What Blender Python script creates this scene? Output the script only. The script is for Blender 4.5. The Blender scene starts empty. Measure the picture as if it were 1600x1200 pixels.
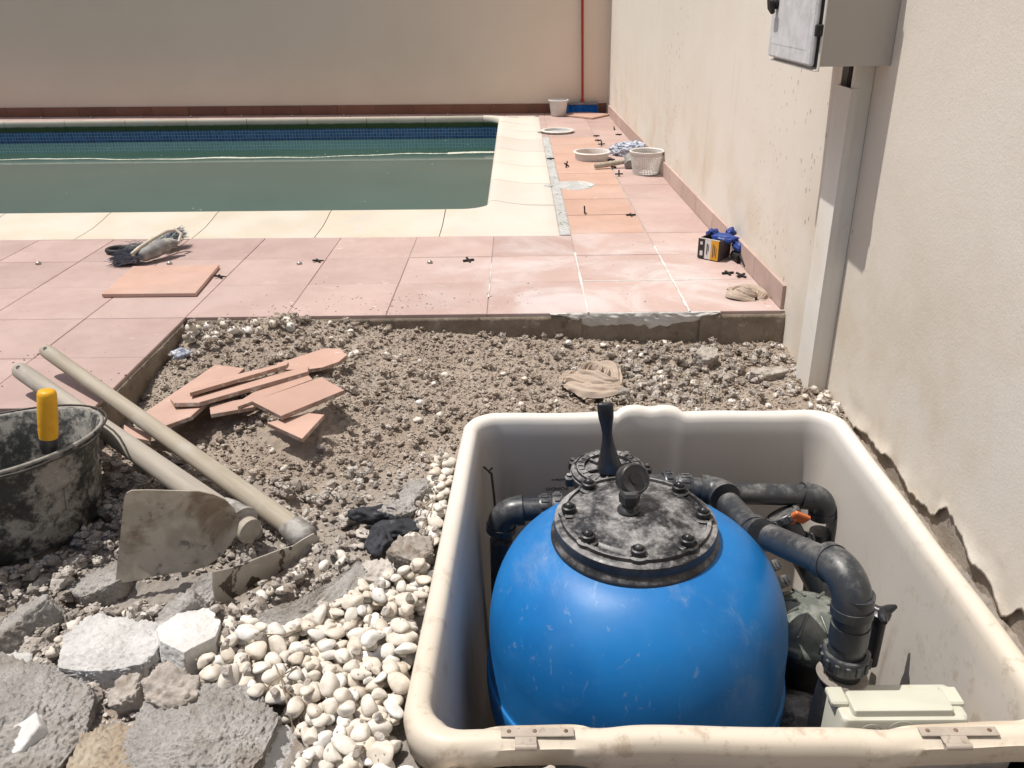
import bpy, math, random
import numpy as np
from mathutils import Vector, Matrix, Euler
random.seed(7); rng = np.random.default_rng(11)
S = bpy.context.scene; COL = S.collection
rad = math.radians

# ------------------------------------------------------------------ camera, light, exposure
cam_d = bpy.data.cameras.new('camera'); cam = bpy.data.objects.new('camera', cam_d); COL.objects.link(cam)
S.camera = cam
th, yaw, roll = .4344, .011, -.0158
f_ = Vector((-math.sin(yaw)*math.cos(th), math.cos(yaw)*math.cos(th), -math.sin(th)))
r_ = Vector((math.cos(yaw), math.sin(yaw), 0)); u_ = r_.cross(f_)
r2 = r_*math.cos(roll) + u_*math.sin(roll); u2 = -r_*math.sin(roll) + u_*math.cos(roll)
M = Matrix((r2, u2, -f_)).transposed().to_4x4(); M.translation = (0, 0, .9666)
cam.matrix_world = M
cam_d.sensor_fit = 'HORIZONTAL'; cam_d.sensor_width = 36; cam_d.lens = 36*1325.5/1600
cam_d.clip_start = .02; cam_d.clip_end = 400
W = bpy.data.worlds.new('World'); S.world = W; W.use_nodes = True
nt = W.node_tree; bg = nt.nodes['Background']; sky = nt.nodes.new('ShaderNodeTexSky')
sky.sky_type = 'NISHITA'; sky.sun_disc = False
sun_dir = Vector((-.184, .038, .483)).normalized()
sky.sun_elevation = math.asin(sun_dir.z); sky.sun_rotation = math.atan2(sun_dir.x, sun_dir.y)
sky.air_density = 1.0; sky.dust_density = 4.0; sky.ozone_density = 1.0
nt.links.new(sky.outputs[0], bg.inputs[0]); bg.inputs[1].default_value = .078
sl = bpy.data.lights.new('sun', 'SUN'); sun = bpy.data.objects.new('sun', sl); COL.objects.link(sun)
sl.energy = 4.3; sl.angle = rad(.53); sl.color = (1, .955, .89)
sun.rotation_euler = (-sun_dir).to_track_quat('-Z', 'Y').to_euler(); sun.location = (-3, 1, 8)
S.view_settings.view_transform = 'Standard'; S.view_settings.look = 'None'
S.view_settings.exposure = 0.06; S.view_settings.gamma = 1.0; S.view_settings.use_curve_mapping = False
S.cycles.max_bounces = 8; S.cycles.diffuse_bounces = 5; S.cycles.transparent_max_bounces = 8

# ------------------------------------------------------------------ noise
def _h(ix, iy, iz, s):
    n = (ix.astype(np.int64)*374761393 + iy.astype(np.int64)*668265263 + iz.astype(np.int64)*2147483647 + s*974634777) & 0xffffffff
    n = ((n ^ (n >> 13))*1274126177) & 0xffffffff
    n = ((n ^ (n >> 15))*2246822519) & 0xffffffff
    return ((n ^ (n >> 16)) & 0xffffff)/float(0xffffff)*2 - 1
def vnoise(p, s=0):
    p = np.asarray(p, float); i = np.floor(p).astype(np.int64); f = p - i; f = f*f*(3-2*f)
    out = 0
    for a in (0, 1):
        for b in (0, 1):
            for c in (0, 1):
                w = (f[..., 0] if a else 1-f[..., 0])*(f[..., 1] if b else 1-f[..., 1])*(f[..., 2] if c else 1-f[..., 2])
                out = out + w*_h(i[..., 0]+a, i[..., 1]+b, i[..., 2]+c, s)
    return out
def fbm(p, sc, octv=4, s=0, gain=.5, lac=2.03):
    p = np.asarray(p, float)*sc; a = 1.; t = 0; n = 0
    for k in range(octv):
        t = t + a*vnoise(p, s+k*17); n += a; a *= gain; p = p*lac + 11.3
    return t/n
def inpoly(x, y, poly):
    x = np.asarray(x, float); y = np.asarray(y, float); r = np.zeros(x.shape, bool); n = len(poly)
    for k in range(n):
        x1, y1 = poly[k]; x2, y2 = poly[(k+1) % n]
        if y1 == y2: continue
        c = ((y1 > y) != (y2 > y)) & (x < (x2-x1)*(y-y1)/(y2-y1) + x1); r ^= c
    return r

# ------------------------------------------------------------------ materials
class N:
    def __init__(s, name):
        s.m = bpy.data.materials.new(name); s.m.use_nodes = True; s.t = s.m.node_tree
        s.b = s.t.nodes['Principled BSDF']; s.pos = s.t.nodes.new('ShaderNodeNewGeometry').outputs['Position']
        s.oi = None
    def n(s, ty, **kw):
        x = s.t.nodes.new(ty)
        for k, v in kw.items():
            if k in x.inputs.keys(): s.put(x.inputs[k], v)
            else: setattr(x, k, v)
        return x
    def put(s, sock, v):
        if isinstance(v, bpy.types.NodeSocket): s.t.links.new(v, sock)
        elif isinstance(v, (tuple, list)) and len(v) == 3 and sock.type == 'RGBA': sock.default_value = (*v, 1)
        else: sock.default_value = v
    def noise(s, scale, detail=5, rough=.55, vec=None, dist=0.):
        x = s.n('ShaderNodeTexNoise'); s.put(x.inputs['Vector'], vec or s.pos)
        x.inputs['Scale'].default_value = scale; x.inputs['Detail'].default_value = detail
        x.inputs['Roughness'].default_value = rough; x.inputs['Distortion'].default_value = dist
        return x.outputs['Fac']
    def ramp(s, v, lo, hi, a=0., b=1.):
        x = s.n('ShaderNodeMapRange'); s.put(x.inputs[0], v); x.inputs[1].default_value = lo; x.inputs[2].default_value = hi
        x.inputs[3].default_value = a; x.inputs[4].default_value = b; x.interpolation_type = 'SMOOTHSTEP'
        return x.outputs[0]
    def mix(s, fac, a, b, mode='MIX'):
        x = s.n('ShaderNodeMix'); x.data_type = 'RGBA'; x.blend_type = mode; x.clamp_factor = True
        s.put(x.inputs[0], fac); s.put(x.inputs[6], a); s.put(x.inputs[7], b); return x.outputs[2]
    def math(s, op, a, b=0., c=0.):
        x = s.n('ShaderNodeMath'); x.operation = op; s.put(x.inputs[0], a); s.put(x.inputs[1], b); s.put(x.inputs[2], c)
        return x.outputs[0]
    def sep(s, v=None):
        x = s.n('ShaderNodeSeparateXYZ'); s.put(x.inputs[0], v or s.pos); return x.outputs
    def bump(s, h, strength=.5, dist=.002, prev=None):
        x = s.n('ShaderNodeBump'); s.put(x.inputs['Height'], h); x.inputs['Strength'].default_value = strength
        x.inputs['Distance'].default_value = dist
        if prev: s.put(x.inputs['Normal'], prev)
        return x.outputs[0]
    def rnd(s):
        if s.oi is None: s.oi = s.n('ShaderNodeObjectInfo')
        return s.oi.outputs['Random']
    def done(s, col, rough=.7, normal=None, metallic=0., spec=.4, **kw):
        s.put(s.b.inputs['Base Color'], col); s.put(s.b.inputs['Roughness'], rough)
        s.put(s.b.inputs['Metallic'], metallic); s.b.inputs['Specular IOR Level'].default_value = spec
        if normal is not None: s.put(s.b.inputs['Normal'], normal)
        for k, v in kw.items(): s.put(s.b.inputs[k], v)
        return s.m
def hue(c, k): return tuple(min(1, x*k) for x in c)
def mk(name, c1, c2, sc=8, rough=.7, layers=(), bump=(), jit=0., spec=.4, metallic=0., **kw):
    """two-tone base by noise, wear layers (colour, scale, lo, hi, amount), bumps (scale, strength, metres), per-object tint"""
    m = N(name); col = m.mix(m.ramp(m.noise(sc), .35, .65), c1, c2)
    for (c, s_, lo, hi, am) in layers:
        col = m.mix(m.ramp(m.noise(s_, 7, .62, dist=.4), lo, hi, 0, am), col, c)
    if jit:
        col = m.mix(1., col, m.mix(m.rnd(), (1-jit,)*3, (1+jit*.4, 1+jit*.38, 1+jit*.3)), 'MULTIPLY')
    nb = None
    for (s_, st, d) in bump: nb = m.bump(m.noise(s_, 6, .6), st, d, nb)
    return m.done(col, rough, nb, metallic, spec, **kw)

MT = {}
MT['cream_paint'] = None
def wall_paint(name, c1, c2, specks):
    m = N(name); p = m.sep()
    col = m.mix(m.ramp(m.noise(1.7, 4), .35, .68), c1, c2); k = 1. if specks else .25
    low = m.ramp(p[2], .05, .75, 1, 0)
    col = m.mix(m.math('MULTIPLY', low, m.ramp(m.noise(5, 6), .38, .72, .05, .5*k)), col, (.56, .45, .32))
    col = m.mix(m.ramp(m.noise(260, 3), .62, .72, 0, .18), col, (.3, .25, .2))
    if specks:
        v = m.n('ShaderNodeTexVoronoi'); v.inputs['Scale'].default_value = 24; v.inputs['Randomness'].default_value = 1
        mp = m.n('ShaderNodeMapping'); m.put(mp.inputs[0], m.pos); mp.inputs['Scale'].default_value = (1, 1.9, 1.1); m.put(v.inputs['Vector'], mp.outputs[0])
        wob = m.math('ADD', v.outputs['Distance'], m.math('MULTIPLY', m.math('SUBTRACT', m.noise(80, 4, .7), .5), .22))
        cr = m.n('ShaderNodeSeparateColor'); m.put(cr.inputs[0], v.outputs['Color']); lim = m.math('MULTIPLY', m.math('POWER', cr.outputs[0], 3.), .26)
        spot = m.math('MULTIPLY', m.ramp(m.math('SUBTRACT', lim, wob), -.01, .03), m.ramp(m.noise(5, 5, .6), .40, .58))
        col = m.mix(m.math('MULTIPLY', spot, .5), col, (.13, .10, .07))
        col = m.mix(m.ramp(m.noise(75, 4, .7), .70, .74, 0, .35), col, (.16, .12, .09))
        streak = m.n('ShaderNodeMapping'); m.put(streak.inputs[0], m.pos); streak.inputs['Scale'].default_value = (9, 9, .7)
        col = m.mix(m.ramp(m.noise(1.4, 5, vec=streak.outputs[0]), .60, .80, 0, .16), col, (.40, .36, .31))
    nb = m.bump(m.noise(22, 4), .25, .003); nb = m.bump(m.noise(150, 5, .7), .45, .0016, nb)
    return m.done(col, .88, nb, spec=.15)
MT['wall_right'] = wall_paint('cream wall paint', (.72, .675, .605), (.69, .635, .56), True)
MT['wall_back'] = wall_paint('taupe wall paint', (.82, .685, .565), (.79, .66, .54), False)
MT['plaster'] = mk('bare grey plaster', (.30, .255, .215), (.38, .335, .285), 14, .95, [((.13, .11, .09), 30, .55, .7, .7)], [(60, .7, .004), (300, .4, .0015)], spec=.1)

def tile_mat(name, c1, c2, haze):
    m = N(name); p = m.sep()
    col = m.mix(m.ramp(m.noise(4.5, 5), .38, .62), c1, c2)
    col = m.mix(1., col, m.mix(m.rnd(), (.90, .88, .87), (1.06, 1.05, 1.04)), 'MULTIPLY')
    # grout haze and splashes near the work, wiped in arcs
    dx = m.math('DIVIDE', m.math('SUBTRACT', p[0], .30), .62); dy = m.math('DIVIDE', m.math('SUBTRACT', p[1], 3.0), .75)
    d2 = m.math('SQRT', m.math('ADD', m.math('MULTIPLY', dx, dx), m.math('MULTIPLY', dy, dy)))
    near = m.ramp(d2, .35, 1.35, 1, 0)
    wz = m.ramp(m.noise(3.0, 7, .62, dist=.9), .40, .66)
    col = m.mix(m.math('MULTIPLY', m.math('MULTIPLY', near, wz), haze), col, (.60, .56, .555))
    st = m.n('ShaderNodeMapping'); m.put(st.inputs[0], m.pos); st.inputs['Scale'].default_value = (1, 3.2, 1)
    spl = m.ramp(m.noise(17, 6, .6, vec=st.outputs[0], dist=.6), .655, .69)
    sx = m.ramp(p[0], -1.9, -.5, .0, 1)
    col = m.mix(m.math('MULTIPLY', m.math('MULTIPLY', spl, sx), .75), col, (.62, .59, .57))
    dirt = m.math('MULTIPLY', m.ramp(m.noise(26, 7, .7, vec=st.outputs[0]), .60, .70), m.ramp(m.noise(2.1, 3), .46, .62))
    edge = m.ramp(p[1], 2.62, 3.1, 1, .12)
    col = m.mix(m.math('MULTIPLY', m.math('MULTIPLY', dirt, edge), .7), col, (.25, .19, .14))
    col = m.mix(m.ramp(m.noise(1.3, 4), .5, .75, 0, .35), col, (.47, .39, .365))
    nb = m.bump(m.noise(60, 4), .25, .0012); nb = m.bump(m.noise(7, 2), .25, .003, nb)
    return m.done(col, m.ramp(m.noise(20), .3, .7, .42, .62), nb, spec=.35)
MT['tile'] = tile_mat('pink floor tile', (.475, .355, .325), (.435, .32, .29), .7)
MT['tile_new'] = tile_mat('new terracotta tile', (.53, .35, .28), (.48, .315, .25), .5)
MT['skirt_shade'] = mk('terracotta skirting with shade', (.24, .105, .065), (.21, .09, .055), 6, .5, [], [(70, .3, .001)], jit=.15)  # skirting copy with the back wall's shade darkening its colour
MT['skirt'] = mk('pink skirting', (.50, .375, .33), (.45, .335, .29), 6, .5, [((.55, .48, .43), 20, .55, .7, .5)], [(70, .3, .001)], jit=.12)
MT['tile_back'] = mk('tile body', (.33, .22, .17), (.38, .27, .21), 30, .85, [((.5, .47, .43), 40, .5, .62, .8)], [(120, .5, .001)])
MT['grout'] = mk('grey grout', (.34, .28, .255), (.43, .365, .34), 9, .9, [], [(200, .5, .001)])
MT['mortar'] = mk('pale grey mortar', (.37, .38, .37), (.46, .47, .46), 9, .85, [((.24, .24, .23), 35, .54, .68, .7), ((.66, .66, .64), 14, .6, .68, .8)], [(40, .5, .004), (150, .5, .0015)])
MT['cement_edge'] = mk('weathered concrete edge', (.215, .175, .135), (.28, .235, .185), 12, .95, [((.12, .10, .08), 18, .55, .7, .7), ((.40, .37, .33), 45, .6, .72, .6)], [(35, .8, .006), (180, .6, .002)], spec=.1)
MT['white_cement'] = mk('smeared white cement', (.64, .64, .62), (.52, .51, .48), 11, .85, [((.33, .30, .27), 24, .56, .7, .8)], [(30, .7, .005), (150, .5, .0015)], spec=.2)
MT['coping_old'] = mk('cream cast stone coping', (.56, .495, .39), (.60, .55, .465), 3.2, .8, [((.50, .475, .45), 5, .5, .72, .55), ((.42, .33, .22), 34, .66, .74, .4)], [(90, .4, .0012)], jit=.09, spec=.25)

def coping():
    m = N('cream cast stone coping'); p = m.sep()
    col = m.mix(m.ramp(m.noise(3.2), .35, .65), (.56, .495, .39), (.60, .55, .465))
    col = m.mix(m.ramp(m.noise(5, 7, .62), .5, .72, 0, .5), col, (.50, .475, .45))
    col = m.mix(m.ramp(p[0], -.6, .1, 0, .6), col, (.585, .56, .525))
    col = m.mix(m.ramp(m.noise(34, 7, .62), .66, .74, 0, .45), col, (.36, .29, .20))
    col = m.mix(1., col, m.mix(m.rnd(), (.92, .92, .93), (1.03, 1.03, 1.02)), 'MULTIPLY')
    nose_band = m.math('MULTIPLY', m.ramp(m.math('ADD', p[2], m.math('MULTIPLY', m.noise(20, 4), .012)), -.022, -.004, 1, 0), m.ramp(p[1], 6.6, 7.2))
    col = m.mix(nose_band, col, (.07, .105, .045))  # lower nosing of the far coping turns dark green
    return m.done(col, .8, m.bump(m.noise(90), .4, .0012), spec=.25)
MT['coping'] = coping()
def mosaic():
    m = N('blue glass mosaic'); p = m.sep()
    def line(c, s_):
        fr = m.math('FRACT', m.math('MULTIPLY', c, s_)); a = m.math('ABSOLUTE', m.math('SUBTRACT', fr, .5))
        return m.ramp(a, .42, .46)
    g = m.math('MAXIMUM', line(p[0], 38), line(p[2], 38))
    g = m.math('MAXIMUM', g, m.math('MULTIPLY', line(p[1], 38), 0))
    w = m.n('ShaderNodeTexWhiteNoise'); sn = m.n('ShaderNodeVectorMath'); sn.operation = 'SCALE'; m.put(sn.inputs[0], m.pos); sn.inputs['Scale'].default_value = 38
    fl = m.n('ShaderNodeVectorMath'); fl.operation = 'FLOOR'; m.put(fl.inputs[0], sn.outputs[0]); m.put(w.inputs['Vector'], fl.outputs[0])
    col = m.mix(w.outputs[0], (.03, .10, .26), (.06, .19, .42))
    col = m.mix(g, col, (.34, .46, .56))
    return m.done(col, .35, m.bump(g, -.4, .001), spec=.5)
MT['mosaic'] = mosaic()
def water():
    m = N('murky green pool water')
    col = m.mix(m.ramp(m.noise(.8, 4), .35, .65), (.046, .098, .086), (.058, .114, .100))
    nb = m.bump(m.noise(3.0, 3, .5), .07, .004); nb = m.bump(m.noise(11, 2), .02, .001, nb)
    return m.done(col, .012, nb, spec=.75, IOR=1.36)
MT['water'] = water()
MT['speck_reflect'] = mk('pale specks and reflection strip', (.6, .6, .5), (.7, .7, .6), 50, .7)  # colours the floating specks and the painted reflection strip

def soil():
    m = N('dry brown soil'); p = m.sep()
    col = m.mix(m.ramp(m.noise(7, 6), .36, .64), (.31, .255, .205), (.385, .325, .27))
    col = m.mix(m.ramp(m.noise(45, 6, .65), .45, .68), col, (.36, .29, .235))
    col = m.mix(m.ramp(m.noise(2.4, 4), .52, .66, 0, .8), col, (.34, .30, .265))
    grey = m.ramp(p[1], 1.35, 1.95, .9, 0)
    col = m.mix(m.math('MULTIPLY', grey, m.ramp(m.noise(9), .3, .6)), col, (.30, .275, .25))
    nb = m.bump(m.noise(120, 6, .7), .9, .004); nb = m.bump(m.noise(420, 4, .7), .8, .0015, nb)
    return m.done(col, .97, nb, spec=.1)
MT['soil'] = soil()
def stone_mat(name, a, b, c, stuff, bumps, rough=.9, spec=.2, extra=None):
    m = N(name)
    if stuff:
        at = m.n('ShaderNodeAttribute'); at.attribute_name = 'tint'; f = at.outputs['Fac']
    else: f = m.rnd()
    x = m.n('ShaderNodeValToRGB'); m.put(x.inputs[0], f); e = x.color_ramp.elements
    e[0].color = (*a, 1); e[1].color = (*c, 1); k = e.new(.5); k.color = (*b, 1)
    col = m.mix(1., x.outputs[0], m.mix(m.ramp(m.noise(55, 5, .6), .3, .7), (.8, .79, .78), (1.1, 1.1, 1.1)), 'MULTIPLY')
    if extra: col = m.mix(m.ramp(m.noise(extra[1], 5, .6), extra[2], extra[3], 0, extra[4]), col, extra[0])
    nb = None
    for (s_, st, d) in bumps: nb = m.bump(m.noise(s_, 6, .65), st, d, nb)
    return m.done(col, rough, nb, spec=spec)
for sfx, st in (('', False), ('_s', True)):
    MT['pebble'+sfx] = stone_mat('white pebble'+sfx, (.70, .66, .595), (.62, .55, .455), (.75, .74, .71), st, [(30, .3, .003), (160, .2, .0006)], .55, .35, ((.54, .46, .36), 24, .62, .74, .25))
    MT['clod'+sfx] = stone_mat('dry earth clod'+sfx, (.30, .245, .20), (.39, .33, .275), (.50, .45, .40), st, [(110, .9, .003), (380, .8, .0012)], .97, .1)
    MT['rubble'+sfx] = stone_mat('grey mortar rubble'+sfx, (.31, .28, .245), (.435, .395, .355), (.57, .53, .485), st, [(90, .9, .004), (330, .8, .0015)], .95, .12, ((.20, .15, .11), 18, .5, .66, .6))
MT['concrete_chunk'] = mk('broken concrete', (.37, .35, .325), (.47, .45, .425), 16, .95, [((.27, .22, .175), 9, .5, .66, .55), ((.54, .52, .50), 60, .58, .7, .6)], [(90, 1., .008), (260, 1., .004), (700, .7, .0015)], spec=.1)
MT['mortar_chunk'] = mk('white mortar lump', (.60, .59, .575), (.48, .47, .455), 15, .9, [((.36, .35, .34), 50, .56, .7, .6), ((.66, .65, .635), 8, .53, .62, .75)], [(60, .9, .005), (240, .8, .002)], spec=.15)
MT['white_chunk'] = mk('bright white mortar lump', (.66, .65, .635), (.56, .55, .53), 15, .9, [((.45, .43, .40), 50, .60, .72, .5)], [(40, .6, .004), (240, .6, .0015)], spec=.15)
MT['brown_chunk'] = mk('brown mortar lump', (.36, .29, .22), (.44, .38, .30), 18, .95, [((.2, .17, .14), 60, .55, .7, .6)], [(80, 1., .005), (300, .9, .002)], spec=.1)
MT['tar'] = mk('black tar scrap', (.018, .019, .024), (.035, .037, .045), 40, .75, [((.2, .19, .18), 60, .58, .7, .5)], [(80, .8, .004)])

def tank_blue():
    m = N('blue polyester tank'); p = m.sep()
    col = m.mix(m.ramp(m.noise(5, 4), .35, .65), (.005, .130, .385), (.008, .160, .450))
    sm = m.math('MULTIPLY', m.ramp(m.noise(3.5, 8, .7, dist=.5), .50, .72), m.ramp(p[2], -.28, .02, .12, .8))
    col = m.mix(m.math('MULTIPLY', sm, .55), col, (.30, .36, .43))
    sp = m.ramp(m.noise(160, 5, .75), .67, .73, 0, .5); col = m.mix(sp, col, (.42, .50, .58))
    mp = m.n('ShaderNodeMapping'); m.put(mp.inputs[0], m.pos); mp.inputs['Scale'].default_value = (60, 60, 14)
    dr = m.math('MULTIPLY', m.ramp(m.noise(1.6, 6, .7, vec=mp.outputs[0]), .60, .68), m.ramp(m.noise(6, 4), .42, .6)); col = m.mix(m.math('MULTIPLY', dr, .22), col, (.30, .42, .55))
    col = m.mix(m.ramp(m.noise(2.2, 5, .6), .45, .65, 0, .22), col, (.10, .24, .42))
    ring = m.ramp(m.noise(9, 6, .7, dist=3.5), .62, .66, 0, .16); col = m.mix(ring, col, (.42, .44, .45))
    return m.done(col, m.ramp(m.noise(8, 6), .35, .65, .40, .52), m.bump(m.noise(25, 3), .12, .002), spec=.35)
MT['tank'] = tank_blue()
def dusty(name, base, dust, k, rough=.4, lo=.44, hi=.66, updir=True):
    m = N(name); geo = m.n('ShaderNodeNewGeometry'); nz = m.sep(geo.outputs['Normal'])[2]
    d = m.ramp(m.noise(13, 9, .74, dist=.15), lo, hi); d2 = m.ramp(m.noise(90, 6, .7), .5, .72)
    up = m.ramp(nz, .2, .95, .12, 1) if updir else .5
    fac = m.math('MULTIPLY', m.math('MULTIPLY', m.math('ADD', m.math('MULTIPLY', d, .8), m.math('MULTIPLY', d2, .35)), up), k)
    col = m.mix(fac, base, dust)
    nb = m.bump(m.noise(60, 4), .2, .001)
    return m.done(col, m.math('ADD', m.math('MULTIPLY', fac, .5), rough), nb, spec=.5)
MT['black_dusty'] = dusty('dusty black plastic', (.014, .014, .016), (.31, .30, .295), 1.35, .38, .40, .67)
MT['black_plastic'] = dusty('black plastic', (.012, .013, .016), (.22, .21, .20), .35, .33)
MT['pipe'] = dusty('dark grey pvc pipe', (.030, .034, .040), (.30, .29, .27), .65, .33)
MT['grey_ring'] = mk('sandy grey collar', (.24, .21, .18), (.30, .27, .235), 30, .7, [], [(100, .4, .001)])
MT['strainer'] = dusty('smoky strainer cover', (.10, .115, .10), (.30, .30, .27), .8, .3)
MT['dark_pump'] = dusty('black pump casing', (.014, .014, .016), (.30, .29, .28), .8, .42)
MT['orange'] = mk('orange lever', (.62, .16, .05), (.5, .14, .05), 20, .5)
MT['brass'] = mk('gauge brass', (.25, .23, .2), (.35, .32, .27), 40, .5)
def tubmat():
    m = N('ivory fibreglass'); p = m.sep()
    col = m.mix(m.ramp(m.noise(3, 4), .35, .65), (.53, .485, .435), (.56, .52, .475))
    rim = m.ramp(p[2], -.11, -.06)
    col = m.mix(rim, col, m.mix(m.ramp(p[1], .95, 1.9), (.60, .53, .435), (.66, .63, .585)))
    col = m.mix(m.math('MULTIPLY', m.ramp(m.noise(24, 7, .7), .52, .66), m.ramp(p[1], .9, 1.7, .55, .08)), col, (.33, .25, .17))
    col = m.mix(m.ramp(m.noise(130, 5, .7), .69, .73, 0, .75), col, (.10, .07, .05))
    # drips and grime run down the inner walls
    mp = m.n('ShaderNodeMapping'); m.put(mp.inputs[0], m.pos); mp.inputs['Scale'].default_value = (12, 12, 1.1)
    dr = m.math('MULTIPLY', m.ramp(m.noise(1.5, 6, .6, vec=mp.outputs[0]), .54, .74), m.ramp(p[2], -.10, -.35, 0, .5))
    col = m.mix(dr, col, (.24, .18, .12))
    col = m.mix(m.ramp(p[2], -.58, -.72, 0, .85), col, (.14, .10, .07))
    return m.done(col, .45, m.bump(m.noise(9, 3), .15, .004), spec=.35)
MT['tub'] = tubmat()
MT['box_cream'] = mk('cream moulded plastic', (.54, .54, .46), (.50, .49, .41), 6, .45, [((.45, .38, .28), 25, .6, .72, .45)], [(60, .1, .001)])
MT['box_line'] = mk('moulding groove grey', (.30, .29, .24), (.34, .32, .27), 6, .6)
MT['hinge'] = mk('dull zinc hinge', (.38, .33, .28), (.45, .39, .33), 30, .6, [((.2, .15, .1), 60, .55, .68, .6)], [(90, .4, .001)], metallic=.25)
MT['rust'] = mk('rusty screw', (.13, .08, .05), (.22, .15, .10), 90, .8)
MT['door_grey'] = mk('weathered grey polyester', (.50, .51, .52), (.62, .63, .64), 22, .7, [((.72, .72, .72), 60, .56, .68, .7), ((.34, .33, .32), 35, .6, .7, .5)], [(120, .4, .001)])
MT['box_grey'] = mk('grey beige polyester', (.46, .425, .375), (.43, .395, .35), 5, .6, [((.28, .24, .2), 50, .66, .74, .5)], [(80, .2, .001)])
MT['duct'] = mk('ivory cable duct', (.76, .735, .68), (.70, .655, .58), 4, .5, [((.40, .33, .25), 20, .6, .75, .35)], [(40, .1, .001)])
MT['dark'] = mk('near black', (.015, .013, .013), (.02, .018, .018), 20, .6)
MT['dark_in'] = mk('brown shadowed cable bundle', (.05, .04, .04), (.07, .055, .05), 20, .6)
def wood(name, a, b, c):
    m = N(name); tc = m.n('ShaderNodeTexCoord').outputs['Object']
    mp = m.n('ShaderNodeMapping'); m.put(mp.inputs[0], tc); mp.inputs['Scale'].default_value = (40, 40, 2.2)
    col = m.mix(m.ramp(m.noise(1.5, 6, .6, vec=mp.outputs[0]), .35, .65), a, b)
    col = m.mix(m.ramp(m.noise(11, 5), .5, .7, 0, .7), col, c)
    return m.done(col, .75, m.bump(m.noise(2, 6, vec=mp.outputs[0]), .35, .001), spec=.25)
MT['wood'] = wood('weathered wooden handle', (.40, .355, .285), (.32, .28, .22), (.43, .405, .36))
MT['wood_grey'] = wood('greyed wooden handle', (.40, .36, .305), (.32, .29, .25), (.44, .415, .385))
MT['hoe_steel'] = mk('worn hoe steel', (.50, .45, .37), (.37, .33, .265), 26, .6, [((.17, .11, .06), 9, .54, .70, .75), ((.12, .11, .105), 42, .58, .68, .7), ((.50, .46, .40), 24, .58, .72, .6)], [(60, .4, .001), (260, .3, .0005)], metallic=.35)
MT['hoe_bright'] = mk('scraped hoe steel', (.46, .43, .38), (.38, .35, .31), 20, .5, [((.075, .055, .042), 19, .52, .545, .95)], [(60, .3, .001)], metallic=.35)
MT['socket'] = mk('cement crusted socket', (.17, .16, .145), (.40, .385, .36), 26, .8, [((.15, .14, .13), 50, .55, .68, .7)], [(90, .8, .003)])
MT['bucket'] = dusty('cement stained black rubber', (.022, .023, .022), (.46, .435, .385), 1.5, .6, .45, .60, False)
MT['bucket_rim'] = mk('cement crusted rim', (.22, .205, .18), (.32, .30, .27), 40, .85, [((.06, .06, .06), 30, .52, .64, .8)], [(90, .6, .002)])
MT['wire'] = mk('dark wire', (.05, .045, .04), (.09, .08, .07), 60, .6, metallic=.5)
MT['yellow'] = mk('yellow rubber grip', (.72, .38, .012), (.66, .33, .012), 30, .45, [((.40, .28, .10), 45, .62, .72, .5)], [(50, .6, .003)])
MT['white_plastic'] = mk('white plastic', (.66, .64, .61), (.60, .575, .54), 12, .45, [((.5, .42, .35), 30, .6, .72, .4)])
MT['cloth'] = mk('dirty beige cloth', (.40, .32, .255), (.45, .375, .31), 22, .95, [((.42, .38, .38), 14, .58, .7, .4), ((.30, .22, .16), 40, .62, .72, .35)], [(500, .7, .0008), (60, .4, .002)], spec=.1)
MT['bag'] = mk('crinkled grey plastic bag', (.30, .34, .42), (.58, .62, .70), 34, .3, [((.85, .87, .9), 50, .56, .62, .9), ((.12, .13, .18), 42, .56, .64, .8)], [(70, 1., .006)])
MT['broom_blue'] = mk('blue bristle', (.02, .19, .66), (.05, .34, .85), 60, .5)
MT['broom_red'] = mk('red broom handle', (.30, .035, .025), (.36, .045, .03), 10, .4)
MT['broom_block'] = mk('grey broom head', (.16, .16, .17), (.22, .22, .23), 20, .6)
MT['bristle_grey'] = mk('grey bristle', (.10, .115, .15), (.22, .24, .27), 80, .7)
MT['bristle_pale'] = mk('cement greyed bristle', (.42, .44, .42), (.30, .33, .34), 80, .8)
MT['brush_body'] = mk('grey brush body', (.20, .195, .19), (.28, .27, .25), 30, .6, [((.45, .42, .36), 30, .5, .66, .7)])
MT['brush_trim'] = mk('cream brush trim', (.58, .52, .40), (.5, .45, .36), 30, .6)
MT['card_dark'] = mk('dark cardboard print', (.035, .03, .028), (.05, .042, .038), 20, .6, [((.2, .18, .17), 60, .62, .7, .4)])
MT['card_brown'] = mk('brown black side panel', (.075, .062, .058), (.10, .085, .08), 20, .6)
MT['card_orange'] = mk('orange label', (.75, .38, .03), (.68, .34, .03), 20, .6)
MT['card_white'] = mk('white label', (.66, .64, .62), (.72, .70, .68), 20, .6)
MT['blue_glove'] = mk('dark blue rubber', (.02, .055, .26), (.015, .035, .16), 40, .45, [((.12, .18, .42), 60, .56, .66, .7)], [(60, .5, .003)])
MT['ink'] = mk('dark marker ink', (.03, .018, .014), (.05, .03, .02), 60, .7)
MT['weed'] = mk('green weed leaf', (.06, .11, .025), (.09, .14, .035), 60, .6)
MT['twig'] = mk('dry twig', (.20, .15, .10), (.28, .22, .16), 60, .8)
MT['steel_cap'] = mk('dull metal cap', (.45, .42, .38), (.35, .32, .29), 60, .4, metallic=.8)

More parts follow.
